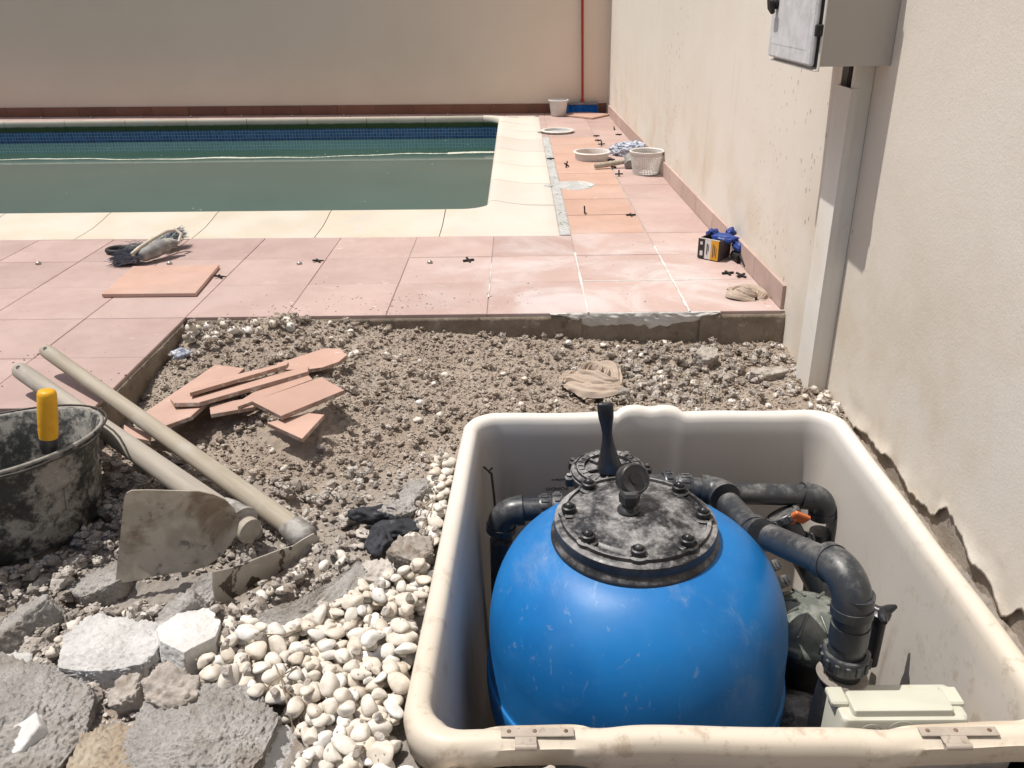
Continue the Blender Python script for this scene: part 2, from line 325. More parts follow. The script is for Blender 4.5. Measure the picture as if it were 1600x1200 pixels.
# ------------------------------------------------------------------ mesh helpers
def setp(o, label=None, cat=None, group=None, kind=None):
    if label: o['label'] = label
    if cat: o['category'] = cat
    if group: o['group'] = group
    if kind: o['kind'] = kind
    return o
def empty(name, label=None, cat=None, group=None, loc=(0, 0, 0), kind=None):
    o = bpy.data.objects.new(name, None); COL.objects.link(o); o.location = loc; o.empty_display_size = .05
    return setp(o, label, cat, group, kind)
def wm(o):
    b = Matrix.LocRotScale(o.location, o.rotation_euler, o.scale)
    return (wm(o.parent) @ o.matrix_parent_inverse @ b) if o.parent else b
def link(name, me, mat=None, parent=None):
    if mat is not None and not me.materials: me.materials.append(MT[mat])
    o = bpy.data.objects.new(name, me); COL.objects.link(o)
    if parent is not None: o.parent = parent; o.matrix_parent_inverse = wm(parent).inverted()
    return o
class MB:
    def __init__(s): s.v = []; s.f = []; s.mi = []; s.cur = 0
    def add(s, vs, fs):
        b = len(s.v); s.v += [tuple(map(float, v)) for v in vs]; s.f += [tuple(b+i for i in f) for f in fs]; s.mi += [s.cur]*len(fs)
        return s
    def prism(s, poly, z0, z1, ch=0.):
        n = len(poly); cx = sum(p[0] for p in poly)/n; cy = sum(p[1] for p in poly)/n
        def ins(p):
            d = math.hypot(p[0]-cx, p[1]-cy); k = (d-ch*1.4)/d; return (cx+(p[0]-cx)*k, cy+(p[1]-cy)*k)
        if ch:
            vs = [(*p, z0) for p in poly]+[(*p, z1-ch) for p in poly]+[(*ins(p), z1) for p in poly]
            fs = [tuple(range(n-1, -1, -1)), tuple(range(2*n, 3*n))]
            for k in range(n):
                a = (k+1) % n; fs += [(k, a, n+a, n+k), (n+k, n+a, 2*n+a, 2*n+k)]
        else:
            vs = [(*p, z0) for p in poly]+[(*p, z1) for p in poly]
            fs = [tuple(range(n-1, -1, -1)), tuple(range(n, 2*n))]+[(k, (k+1) % n, n+(k+1) % n, n+k) for k in range(n)]
        return s.add(vs, fs)
    def box(s, c, size, R=None, ch=0.):
        hx, hy, hz = (x/2 for x in size); R = R or Matrix.Identity(3); c = Vector(c)
        if ch:
            vs = []; 
            for sx in (-1, 1):
                for sy in (-1, 1):
                    for sz in (-1, 1):
                        vs += [Vector((sx*hx, sy*(hy-ch), sz*(hz-ch))), Vector((sx*(hx-ch), sy*hy, sz*(hz-ch))), Vector((sx*(hx-ch), sy*(hy-ch), sz*hz))]
            idx = lambda sx, sy, sz, k: ((sx > 0)*4+(sy > 0)*2+(sz > 0))*3+k
            fs = []
            for q in (-1, 1):
                fs += [(idx(q, -1, -1, 0), idx(q, 1, -1, 0), idx(q, 1, 1, 0), idx(q, -1, 1, 0)), (idx(-1, q, -1, 1), idx(1, q, -1, 1), idx(1, q, 1, 1), idx(-1, q, 1, 1)), (idx(-1, -1, q, 2), idx(1, -1, q, 2), idx(1, 1, q, 2), idx(-1, 1, q, 2))]
                for p in (-1, 1):
                    fs += [(idx(q, p, -1, 0), idx(q, p, 1, 0), idx(q, p, 1, 1), idx(q, p, -1, 1)), (idx(q, -1, p, 0), idx(q, 1, p, 0), idx(q, 1, p, 2), idx(q, -1, p, 2)), (idx(-1, q, p, 1), idx(1, q, p, 1), idx(1, q, p, 2), idx(-1, q, p, 2))]
                    for t in (-1, 1): fs.append((idx(q, p, t, 0), idx(q, p, t, 1), idx(q, p, t, 2)))
            return s.add([c + R @ v for v in vs], fs)
        vs = [c + R @ Vector((sx*hx, sy*hy, sz*hz)) for sz in (-1, 1) for (sx, sy) in ((-1, -1), (1, -1), (1, 1), (-1, 1))]
        return s.add(vs, [(3, 2, 1, 0), (4, 5, 6, 7), (0, 1, 5, 4), (1, 2, 6, 5), (2, 3, 7, 6), (3, 0, 4, 7)])
    def tube(s, path, r, n=16, cap=True, up=None):
        P = [Vector(p) for p in path]; m = len(P); rr = r if isinstance(r, (list, tuple)) else [r]*m
        vs = []; prev = None
        for k in range(m):
            t = (P[min(k+1, m-1)]-P[max(k-1, 0)]).normalized()
            if prev is None:
                a = Vector((0, 0, 1)) if abs(t.z) < .9 else Vector((1, 0, 0)); x = t.cross(a).normalized()
            else: x = (prev - t*prev.dot(t)).normalized()
            prev = x; y = t.cross(x)
            for q in range(n):
                an = 2*math.pi*q/n; vs.append(P[k]+(x*math.cos(an)+y*math.sin(an))*rr[k])
        fs = []
        for k in range(m-1):
            for q in range(n): a = (q+1) % n; fs.append((k*n+q, k*n+a, (k+1)*n+a, (k+1)*n+q))
        if cap: fs += [tuple(range(n-1, -1, -1)), tuple((m-1)*n+q for q in range(n))]
        return s.add(vs, fs)
    def lathe(s, prof, c=(0, 0, 0), n=40, R=None, a0=0, a1=2*math.pi, fn=None):
        R = R or Matrix.Identity(3); c = Vector(c); vs = []; m = len(prof); closed = abs(a1-a0-2*math.pi) < 1e-6; nn = n if closed else n+1
        for (r, z) in prof:
            for q in range(nn):
                an = a0+(a1-a0)*q/n; k = fn(an, r, z) if fn else 1.
                vs.append(c+R @ Vector((r*k*math.cos(an), r*k*math.sin(an), z)))
        fs = []
        for k in range(m-1):
            for q in range(n):
                a = (q+1) % nn; fs.append((k*nn+q, k*nn+a, (k+1)*nn+a, (k+1)*nn+q))
        if closed and prof[0][0] > 1e-6 and s_cap: fs.append(tuple(range(n-1, -1, -1)))
        return s.add(vs, fs)
    def grid(s, fn, nu, nv):
        vs = [fn(i/nu, j/nv) for j in range(nv+1) for i in range(nu+1)]
        return s.add(vs, [(j*(nu+1)+i, j*(nu+1)+i+1, (j+1)*(nu+1)+i+1, (j+1)*(nu+1)+i) for j in range(nv) for i in range(nu)])
    def mesh(s, name, smooth=None, mats=()):
        me = bpy.data.meshes.new(name); me.from_pydata(s.v, [], s.f)
        for m_ in mats: me.materials.append(MT[m_])
        if mats: me.polygons.foreach_set('material_index', s.mi)
        if smooth:
            me.polygons.foreach_set('use_smooth', [True]*len(me.polygons))
            if smooth < 180: me.set_sharp_from_angle(angle=rad(smooth))
        me.update(); return me
s_cap = False
def fixn(me):
    import bmesh
    b = bmesh.new(); b.from_mesh(me); bmesh.ops.recalc_face_normals(b, faces=b.faces); b.to_mesh(me); b.free(); return me
def part(name, mb, mat, parent=None, smooth=40, fix=True, **kw):
    me = mb.mesh(name, smooth)
    if fix: fixn(me)
    return setp(link(name, me, mat, parent), **kw)
def zrot(ax):
    return Vector((0, 0, 1)).rotation_difference(Vector(ax).normalized()).to_matrix()
def npmesh(name, V, F, smooth=True, tint=None):
    me = bpy.data.meshes.new(name); V = np.asarray(V, np.float32); F = np.asarray(F, np.int32)
    me.vertices.add(len(V)); me.vertices.foreach_set('co', V.ravel())
    k = F.shape[1]; me.loops.add(F.size); me.loops.foreach_set('vertex_index', F.ravel())
    me.polygons.add(len(F)); me.polygons.foreach_set('loop_start', np.arange(0, F.size, k, dtype=np.int32))
    me.polygons.foreach_set('use_smooth', np.full(len(F), smooth))
    me.update(calc_edges=True)
    if tint is not None:
        a = me.attributes.new('tint', 'FLOAT', 'POINT'); a.data.foreach_set('value', np.asarray(tint, np.float32))
    return me
_ico = {}
def ico(n):
    if n not in _ico:
        import bmesh
        b = bmesh.new(); bmesh.ops.create_icosphere(b, subdivisions=n, radius=1)
        b.verts.index_update()
        _ico[n] = (np.array([v.co[:] for v in b.verts]), np.array([[v.index for v in f.verts] for f in b.faces])); b.free()
    return _ico[n]

# ------------------------------------------------------------------ setting: walls
XW = lambda y: .885-.0205*(y-2.2)            # face of the right wall
YB = lambda x: 7.655-.053*x                  # face of the back wall
T = .3333; X0 = -1.7737; Y0 = 2.6345
wall_r = empty('wall', 'cream sunlit garden wall on the right with paint peeling at its foot', 'wall')
m = MB(); ys = [-.6, 8.2]
m.prism([(XW(-.6)+.004, -.6), (XW(-.6)+.25, -.6), (XW(8.2)+.25, 8.2), (XW(8.2)+.004, 8.2)], -1.2, 2.6)
part('masonry', m, 'plaster', wall_r, None)
PEEL = [(-.6, -.05), (.9, -.075), (1.225, -.057), (1.244, -.09), (1.264, -.103), (1.316, -.077), (1.379, -.079), (1.463, -.045), (1.515, -.034), (1.565, -.085), (1.649, -.084), (1.726, -.069), (1.792, -.065), (1.9, -.082), (2.009, -.099), (2.074, -.107), (2.2, -.16), (7.8, -.3)]
py_, pz_ = zip(*PEEL)
cy = np.concatenate([np.arange(-.6, .9, .05), np.arange(.9, 2.15, .006), np.arange(2.15, 7.75, .1), [7.72]])
rows = np.concatenate([np.linspace(0, .06, 10), np.linspace(.075, .3, 10), np.linspace(.4, 2.9, 12)])
ez = np.interp(cy, py_, pz_); fine = ((cy > .9) & (cy < 2.12))
q3 = np.stack([cy*1, cy*0, cy*0], -1)
ez = ez + fine*(fbm(q3, 30, 7, 3, gain=.68)*.022+fbm(q3, 9, 3, 5)*.012)
V = []; nr = len(rows)
for k, y in enumerate(cy):
    for j, d in enumerate(rows):
        z = ez[k]+d
        V.append((y, min(z, 2.6), d))
V = np.array(V); P3 = np.stack([V[:, 0], V[:, 1], V[:, 1]*0], -1)
curl = np.clip(1-V[:, 2]/.05, 0, 1)**2*np.clip(fbm(P3, 13, 3, 9)*1.5+.35, 0, 1.2)*.007
blis = np.clip(fbm(P3, 10, 4, 21)-.05, 0, 1)*np.clip(1-V[:, 2]/.16, 0, 1)*.008
infine = (V[:, 0] > .9) & (V[:, 0] < 2.12)
off = (curl+blis)*infine + .0018
A_ = np.stack([XW(V[:, 0])-off, V[:, 0], V[:, 1]], -1); B_ = A_.copy(); B_[:, 0] += .0016
nv = len(A_); F = []
for k in range(len(cy)-1):
    for j in range(nr-1):
        a = k*nr+j; b = a+nr; F.append((a, b, b+1, a+1)); 
        if j < 12: F.append((nv+a, nv+a+1, nv+b+1, nv+b))
    a = k*nr; b = a+nr; F.append((a, nv+a, nv+b, b))
o = link('paint_skin', npmesh('paint_skin', np.vstack([A_, B_]), F), 'wall_right', wall_r)
wall_b = empty('wall', 'taupe shaded garden wall behind the pool', 'wall')
m = MB(); m.prism([(-11, YB(-11)), (XW(7.7)+.003, YB(.77)), (XW(7.7)+.003, YB(.77)+.25), (-11, YB(-11)+.25)], -.3, 2.6)
part('masonry', m, 'wall_back', wall_b, None)
# skirting tiles, one piece each
y = 2.655; k = 0
while y < 7.5:
    y2 = min(y+T-.003, 7.62); m = MB()
    a, b = XW(y)-.0018, XW(y2)-.0018
    m.prism([(a-.012, y), (a, y), (b, y2), (b-.012, y2)], -.002, .0795+random.uniform(-.001, .001), .0025)
    part('skirting_tile', m, 'skirt', wall_r, 30); y += T
m = MB(); m.prism([(XW(2.66)-.0185, 2.62), (XW(2.62)-.002, 2.62), (XW(2.66)-.002, 2.653), (XW(2.66)-.0165, 2.653)], -.09, .078)
x = XW(7.6)-.012
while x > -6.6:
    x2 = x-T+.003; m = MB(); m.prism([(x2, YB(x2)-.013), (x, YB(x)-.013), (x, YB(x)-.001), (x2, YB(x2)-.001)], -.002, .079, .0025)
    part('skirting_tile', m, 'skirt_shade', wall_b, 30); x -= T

# ------------------------------------------------------------------ setting: pool
sk = lambda x: -.016*(x+.3)
PX = -.145                                   # inner right edge of the coping
pool = empty('pool', kind='structure')
def rrect_path(x0, y0, x1, y1, r, seg=8):
    """inner coping line: left far -> right near -> right far, as (x, y, outward normal)"""
    pts = [((x0, y0), (0, -1))]
    for k in range(seg+1):
        a = -math.pi/2+math.pi/2*k/seg; pts.append(((x1-r+r*math.cos(a), y0+r+r*math.sin(a)), (math.cos(a), math.sin(a))))
    for k in range(seg+1):
        a = math.pi/2*k/seg; pts.append(((x1-r+r*math.cos(a), y1-r+r*math.sin(a)), (math.cos(a), math.sin(a))))
    pts.append(((x0, y1), (0, 1))); return pts
NY, FY, IR = 4.02, 7.31, .13
# cross profile: t 0 at the water edge to 1 at the outer edge, (t, z)
PROF = [(.035, -.062), (.0, -.048), (-.03, -.025), (-.036, -.010), (-.026, .010), (.0, .022), (.035, .027), (.12, .026), (.3, .015), (.55, .004), (.8, .0015), (.985, .001), (1, -.002), (1, -.05)]
def coping_piece(path, wfun):
    m = MB(); n = len(path); vs = []
    for (p, nn) in path:
        w = wfun(p, nn)
        for (t, z) in PROF: vs.append((p[0]+nn[0]*w*t, p[1]+nn[1]*w*t+sk(p[0]), z))
    q = len(PROF); fs = [(k*q+j, k*q+j+1, (k+1)*q+j+1, (k+1)*q+j) for k in range(n-1) for j in range(q-1)]
    fs += [tuple(range(q)), tuple((n-1)*q+j for j in range(q-1, -1, -1))]
    m.add(vs, fs); me = fixn(m.mesh('coping_stone', 40)); return link('coping_stone', me, 'coping', pool)
wn, wr, wf = .405, .322, .155
def run(fa, fb, n=4): return [fa+(fb-fa)*k/n for k in range(n+1)]
xs = [-.348, -.894, -1.435, -1.956, -2.47, -2.98, -3.5, -4.0, -4.5, -5.0, -5.5]
for a, b in zip(xs[1:], xs[:-1]):
    coping_piece([((x, NY), (0, -1)) for x in run(a+.004, b)], lambda p, n: wn)
def corner(y0, sgn, wa, xl, yl):
    pts = []; r = IR
    pts.append(((xl, y0), (0, sgn), (xl, y0+sgn*wa)))
    cx, cyy = PX-r, y0-sgn*r
    for k in range(11):
        a = math.pi/2*k/10; d = (math.sin(a), sgn*math.cos(a)); p = (cx+r*d[0], cyy+r*d[1])
        oc = (PX+wr, y0+sgn*wa)
        tx = (oc[0]-p[0])/d[0] if d[0] > 1e-6 else 1e9; ty = (oc[1]-p[1])/d[1] if abs(d[1]) > 1e-6 else 1e9
        t = min(tx, ty) if min(tx, ty) > 0 else max(tx, ty); pts.append((p, d, (p[0]+d[0]*t, p[1]+d[1]*t)))
        if k == 5: pts[-1] = (p, d, oc)
    pts.append(((PX, yl), (1, 0), (PX+wr, yl)))
    m = MB(); vs = []
    for (p, d, o) in pts:
        L = math.hypot(o[0]-p[0], o[1]-p[1]); e = ((o[0]-p[0])/L, (o[1]-p[1])/L)
        for (t, z) in PROF:
            s_ = t*wr if t <= .12 else None
            if t <= .12: x, y = p[0]+d[0]*t*wr, p[1]+d[1]*t*wr
            else: x, y = p[0]+e[0]*L*t, p[1]+e[1]*L*t
            vs.append((x, y+sk(x), z))
    q = len(PROF); fs = [(k*q+j, k*q+j+1, (k+1)*q+j+1, (k+1)*q+j) for k in range(len(pts)-1) for j in range(q-1)]
    fs += [tuple(range(q)), tuple((len(pts)-1)*q+j for j in range(q-1, -1, -1))]
    m.add(vs, fs); link('coping_stone', fixn(m.mesh('coping_stone', 40)), 'coping', pool)
corner(NY, -1, wn, -.344, 4.18)
corner(FY, 1, wf, -.284, 6.98)
ysr = [4.184, 4.70, 5.20, 5.72, 6.20, 6.60, 6.976]
for a, b in zip(ysr[:-1], ysr[1:]):
    coping_piece([((PX, y), (1, 0)) for y in run(a, b-.004)], lambda p, n: wr)
xs = [-.288, -.771, -1.26, -1.755, -2.264, -2.774, -3.292, -3.806, -4.322, -4.84, -5.35, -5.86]
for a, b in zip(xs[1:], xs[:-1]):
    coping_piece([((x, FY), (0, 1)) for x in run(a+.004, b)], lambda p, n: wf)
m = MB(); pts = rrect_path(-6, NY-.004, PX+.004, FY+.004, IR); vs = []
for (p, nn) in pts:
    for z in (-.055, -1.3): vs.append((p[0]+nn[0]*.012, p[1]+nn[1]*.012+sk(p[0]), z))
n = len(pts); m.add(vs, [(2*k, 2*k+1, 2*((k+1) % n)+1, 2*((k+1) % n)) for k in range(n)]); m.add([vs[2*k+1] for k in range(n)], [tuple(range(n))])
link('pool_lining', m.mesh('pool_lining', None), 'mosaic', pool)
m = MB(); m.add([(p[0]+nn[0]*.011, p[1]+nn[1]*.011+sk(p[0]), -.150) for (p, nn) in pts], [tuple(range(n))])
o = link('pool_water', m.mesh('pool_water', None), 'water'); o['kind'] = 'structure'
m = MB()
for k in range(55):
    x = random.uniform(-5, -.3); y = 4.1+3.1*random.random()**.5; r = random.uniform(.002, .006)
    m.add([(x+r*random.uniform(.7, 1.3)*math.cos(a*1.05), y+r*math.sin(a*1.05), -.1485) for a in range(6)], [tuple(range(6))])
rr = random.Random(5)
for k in range(230):                         # wavy pale strip drawn for the coping's bright reflection
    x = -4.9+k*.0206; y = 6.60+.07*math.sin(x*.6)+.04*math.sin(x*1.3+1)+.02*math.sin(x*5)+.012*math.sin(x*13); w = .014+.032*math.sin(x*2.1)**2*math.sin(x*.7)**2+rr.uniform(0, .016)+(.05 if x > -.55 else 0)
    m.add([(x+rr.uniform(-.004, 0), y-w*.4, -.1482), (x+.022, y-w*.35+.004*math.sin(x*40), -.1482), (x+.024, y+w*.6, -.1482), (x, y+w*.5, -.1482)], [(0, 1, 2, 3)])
o = link('specks_and_reflection', m.mesh('specks_and_reflection', None), 'speck_reflect'); o['kind'] = 'stuff'; o['label'] = 'pale specks floating on the pool water and a strip painting a reflection'

# ------------------------------------------------------------------ setting: paved deck
deck = empty('patio_paving', kind='structure')
def clip(poly, a, b, c):                     # keep a*x+b*y <= c
    out = []
    for k in range(len(poly)):
        p, q = poly[k], poly[(k+1) % len(poly)]; dp = a*p[0]+b*p[1]-c; dq = a*q[0]+b*q[1]-c
        if dp <= 0: out.append(p)
        if (dp < 0) != (dq < 0) and abs(dp-dq) > 1e-12:
            t = dp/(dp-dq); out.append((p[0]+(q[0]-p[0])*t, p[1]+(q[1]-p[1])*t))
    return out
def tile(i, j, mat='tile', x0=None, x1=None, y0=None, y1=None, clips=(), full=[None, None]):
    g = .0028; xa = X0+i*T+g/2 if x0 is None else x0; xb = X0+(i+1)*T-g/2 if x1 is None else x1
    ya = Y0+j*T+g/2 if y0 is None else y0; yb = Y0+(j+1)*T-g/2 if y1 is None else y1
    dx = random.gauss(0, .0006); dy = random.gauss(0, .0006)
    poly = [(xa, ya), (xb, ya), (xb, yb), (xa, yb)]
    for c in clips: poly = clip(poly, *c)
    if len(poly) < 3: return
    A = abs(sum(poly[k][0]*poly[(k+1) % len(poly)][1]-poly[(k+1) % len(poly)][0]*poly[k][1] for k in range(len(poly))))/2
    if A < .0008: return
    dz = random.uniform(-.0008, .0008); m = MB()
    m.prism([(p[0]+dx, p[1]+dy) for p in poly], -.011, dz, .0016)
    o = link('tile', m.mesh('tile', 30), mat, deck); return o
near_cut = lambda i: [(-(.020), 1, 3.607)]   # y <= 3.607+.02*|x| follows the outer coping line
cut_c = (.018, 1, 3.611-.003)
for i in range(-13, 8):
    for j in range(0, 3):
        if i == 7: tile(i, j, clips=[(1, .0205, .885+.0205*2.2-.015)])
        elif i == 6: tile(i, j)
        else:
            tile(i, j, clips=[cut_c])
for i in range(-13, 6): tile(i, 3, y0=Y0+3*T-.0015, clips=[cut_c] if i < 5 else [cut_c])
for i in range(-13, 2):
    for j in range(-2, 0): tile(i, j, x1=(-1.1085 if i == 1 else None))
for j in range(3, 16):
    mat = 'tile' if j > 10 else 'tile_new'
    cl = [(.053, 1, 7.655-.015)]
    g_ = .006 if mat == 'tile_new' else 0
    tile(6, j, mat, x0=X0+6*T+.0014+g_*.5, x1=X0+7*T-.0014-g_, y0=Y0+j*T+.0014+g_, clips=cl)
    tile(7, j, clips=cl+[(1, .0205, .885+.0205*2.2-.015)])
for j in (11, 12, 13, 14, 15):               # narrow strip right of the far coping end
    tile(5, j, x0=.182, clips=[(.053, 1, 7.64)])
for i in range(-14, 6):                      # strip between far coping and back wall
    tile(i, 14, y0=7.475, y1=8.3, clips=[(.053, 1, 7.64), (-.016, -1, -(7.31+.155+.009))] + ([(1, 0, .178)] if i == 5 else []))
# slab under the tiles: its top is the grout bed
m = MB(); zt = -.0034
def slab(x0, y0, x1, y1, z0=-.32): m.prism([(x0, y0), (x1, y0), (x1, y1), (x0, y1)], z0, zt)
slab(-6.6, 1.975, -1.1105, 2.62); slab(-6.6, 2.6405, .9, 3.7, -.30); slab(.17, 3.702, .9, 8.2, -.31)
m2 = MB()
part('grout_bed', m, 'grout', deck, None, fix=False)
m = MB(); m.prism([(-6.6, 7.45), (.165, 7.45), (.165, 8.3), (-6.6, 8.4)], -.30, zt-.0002); part('grout_bed', m, 'grout', deck, None, fix=False)
m = MB(); m.prism([(.181, 3.615), (.2245, 3.615), (.2245, 6.31), (.181, 6.31)], -.01, .0006); part('mortar_strip', m, 'mortar', deck, None)
def smear(p0, p1, w, seed):
    n = int(math.hypot(p1[0]-p0[0], p1[1]-p0[1])/.008); rr = random.Random(seed); V = []; F = []
    dx, dy = (p1[0]-p0[0])/n, (p1[1]-p0[1])/n; L = math.hypot(dx, dy); nx, ny = -dy/L, dx/L
    for k in range(n+1):
        t = fbm(np.array([[k*.09, seed, 0.]]), 1, 3, seed)[0]; a = w*(.55+.9*abs(t))*rr.uniform(.75, 1.1); b = w*(.5+.7*abs(t))*rr.uniform(.75, 1.1)
        x, y = p0[0]+dx*k, p0[1]+dy*k; V += [(x+nx*a, y+ny*a, .0009), (x, y, .0024), (x-nx*b, y-ny*b, .0009)]
        if k: i = 3*k; F += [(i-3, i, i+1, i-2), (i-2, i+1, i+2, i-1)]
    link('grout_smear', fixn(npmesh('grout_smear', V, F)), 'white_cement', deck)
smear((X0+6*T, 2.633), (X0+6*T, 3.34), .0055, 1); smear((X0+7*T, 2.633), (X0+7*T, 3.42), .0055, 2); smear((X0+6*T, Y0+T), (X0+7*T, Y0+T), .0055, 3); smear((X0+7*T, Y0+T), (X0+7.5*T, Y0+T), .003, 4)
smear((X0+5*T, 2.80), (X0+5*T, 3.2), .003, 5)
# rough front edges of the slab
def edge_face(x0, x1, y, mat, zt_, zb, amp, seed, axis='x', ragged=False):
    nx = int(abs(x1-x0)/.006); nz = 16; V = []
    for i in range(nx+1):
        for j in range(nz+1):
            V.append((x0+(x1-x0)*i/nx, 0, zt_+(zb-zt_)*j/nz))
    V = np.array(V); d = fbm(V, 22, 5, seed)*amp+fbm(V, 75, 4, seed+3)*amp*.4
    d = d*np.clip((zt_-V[:, 2])/.01, .25, 1)
    if ragged:
        low = .040+.035*fbm(np.stack([V[:, 0], V[:, 0]*0, V[:, 0]*0], -1), 9, 4, 77)+.02*np.exp(-((V[:, 0]-.45)/.12)**2)-.05*np.clip(np.abs(V[:, 0]-.39)/.27, 0, 1)**4
        t = (zt_-V[:, 2])/(zt_-zb); V[:, 2] = zt_-t*np.maximum(low, .006); d = np.abs(d)*.8*(1-t**3)+.003*np.sin(np.pi*np.clip(t, 0, 1))
    V[:, 1] = y-.003-np.abs(d)
    top = V[::nz+1].copy(); top[:, 1] = y+.02
    F = [(i*(nz+1)+j, (i+1)*(nz+1)+j, (i+1)*(nz+1)+j+1, i*(nz+1)+j+1) for i in range(nx) for j in range(nz)]
    n0 = len(V); F += [(n0+i, n0+i+1, (i+1)*(nz+1), i*(nz+1)) for i in range(nx)]
    V = np.vstack([V, top])
    if axis == 'y': V = np.stack([-V[:, 1], V[:, 0], V[:, 2]], -1)
    me = npmesh('slab_edge', V, F); return link('slab_edge', fixn(me), mat, deck)
edge_face(-1.10, .205, 2.6345, 'cement_edge', -.0115, -.20, .010, 1)
edge_face(.10, .66, 2.637, 'white_cement', -.0008, -.095, .013, 2, ragged=True)
edge_face(.20, .60, 2.6385, 'cement_edge', -.02, -.2, .006, 8)
edge_face(.595, .877, 2.632, 'cement_edge', -.0115, -.2, .011, 4)
edge_face(1.97, 2.60, 1.105, 'cement_edge', -.0115, -.2, .006, 6, 'y')

# ------------------------------------------------------------------ setting: soil with the dug bed
TXL = lambda y: -.185+.036*(y-1.04)          # outer left edge of the filter housing
TXR, TYF, TYB = .836, .908, 2.003
def bump2(x, y, cx, cy, sx, sy): return np.exp(-((x-cx)/sx)**2-((y-cy)/sy)**2)
def ground(x, y):
    x = np.asarray(x, float); y = np.asarray(y, float)
    h = -.120+0*x
    h = h+.074*bump2(x, y, -.75, 2.68, .80, .17)+.022*bump2(x, y, -1.02, 2.35, .12, .25)+.010*bump2(x, y, .2, 2.6, .5, .15)-.008*np.clip((x-.1)/.5, 0, 1)
    h = h+.055*bump2(x, y, -.85, 2.45, .38, .30)+.066*bump2(x, y, -.68, 2.04, .24, .15)+.034*bump2(x, y, -.60, 2.27, .12, .08)+.012*bump2(x, y, -.53, 1.93, .10, .10)+.03*bump2(x, y, -.3, 2.2, .3, .2)
    h = h-.015*np.clip((1.75-y)/.4, 0, 1)*np.clip((-.35-x)/.3, 0, 1)
    h = h-.016*bump2(x, y, -.30, 1.02, .22, .25)-.045*np.clip((x-.02)/.12, 0, 1)*np.clip((1.0-y)/.1, 0, 1)-.012*np.clip((1.0-y)/.1, 0, 1)+.022*bump2(x, y, -.15, 1.25, .22, .45)+.02*bump2(x, y, .3, 2.1, .7, .1)
    h = h+.022*bump2(x, y, .86, 2.15, .16, .2)-.022*bump2(x, y, -.53, 1.30, .12, .10)+.034*bump2(x, y, -.72, 1.04, .34, .20)-.010*bump2(x, y, -.75, 1.36, .16, .07)
    return h
def ground_fine(x, y):
    P = np.stack([x, y, x*0], -1)
    d = fbm(P, 4, 3, 31)*.020+fbm(P, 14, 4, 33)*.011
    c = np.abs(fbm(P, 38, 3, 37)); d = d+c*.010+np.abs(fbm(P, 90, 2, 41))*.008+fbm(P, 150, 2, 43)*.004
    return ground(x, y)+d
gx0, gx1, gy0, gy1, gs = -1.62, .93, .45, 2.66, .0050
gxs = np.arange(gx0, gx1, gs); gys = np.arange(gy0, gy1, gs)
GX, GY = np.meshgrid(gxs, gys); GZ = ground_fine(GX, GY)
hole = (GX > TXL(GY)+.025) & (GX < TXR-.025) & (GY > TYF+.025) & (GY < TYB-.025)
idx = np.arange(GX.size).reshape(GX.shape)
q = np.stack([idx[:-1, :-1], idx[:-1, 1:], idx[1:, 1:], idx[1:, :-1]], -1).reshape(-1, 4)
keep = ~(hole[:-1, :-1] & hole[1:, 1:] & hole[:-1, 1:] & hole[1:, :-1]).ravel()
deckm = (GX < -1.13) & (GY > 2.0)
keep &= ~(deckm[:-1, :-1] & deckm[1:, 1:]).ravel()
Vg = np.stack([GX, GY, GZ], -1).reshape(-1, 3); q = q[keep]
used = np.unique(q); remap = -np.ones(len(Vg), int); remap[used] = np.arange(len(used))
soil_o = link('ground', npmesh('ground', Vg[used], remap[q]), 'soil'); soil_o['kind'] = 'structure'
m = MB()                                     # the plain soil beyond the detailed patch
for (x0, y0, x1, y1) in ((-40, -40, 40, .46), (-40, .46, -1.61, 1.99), (.92, .46, 40, 9), (-40, 1.99, -6.55, 40), (-6.55, 8.05, 40, 40)):
    m.add([(x0, y0, -.125), (x1, y0, -.125), (x1, y1, -.125), (x0, y1, -.125)], [(0, 1, 2, 3)])
o = link('outer_ground', m.mesh('outer_ground', None), 'soil'); o['kind'] = 'structure'

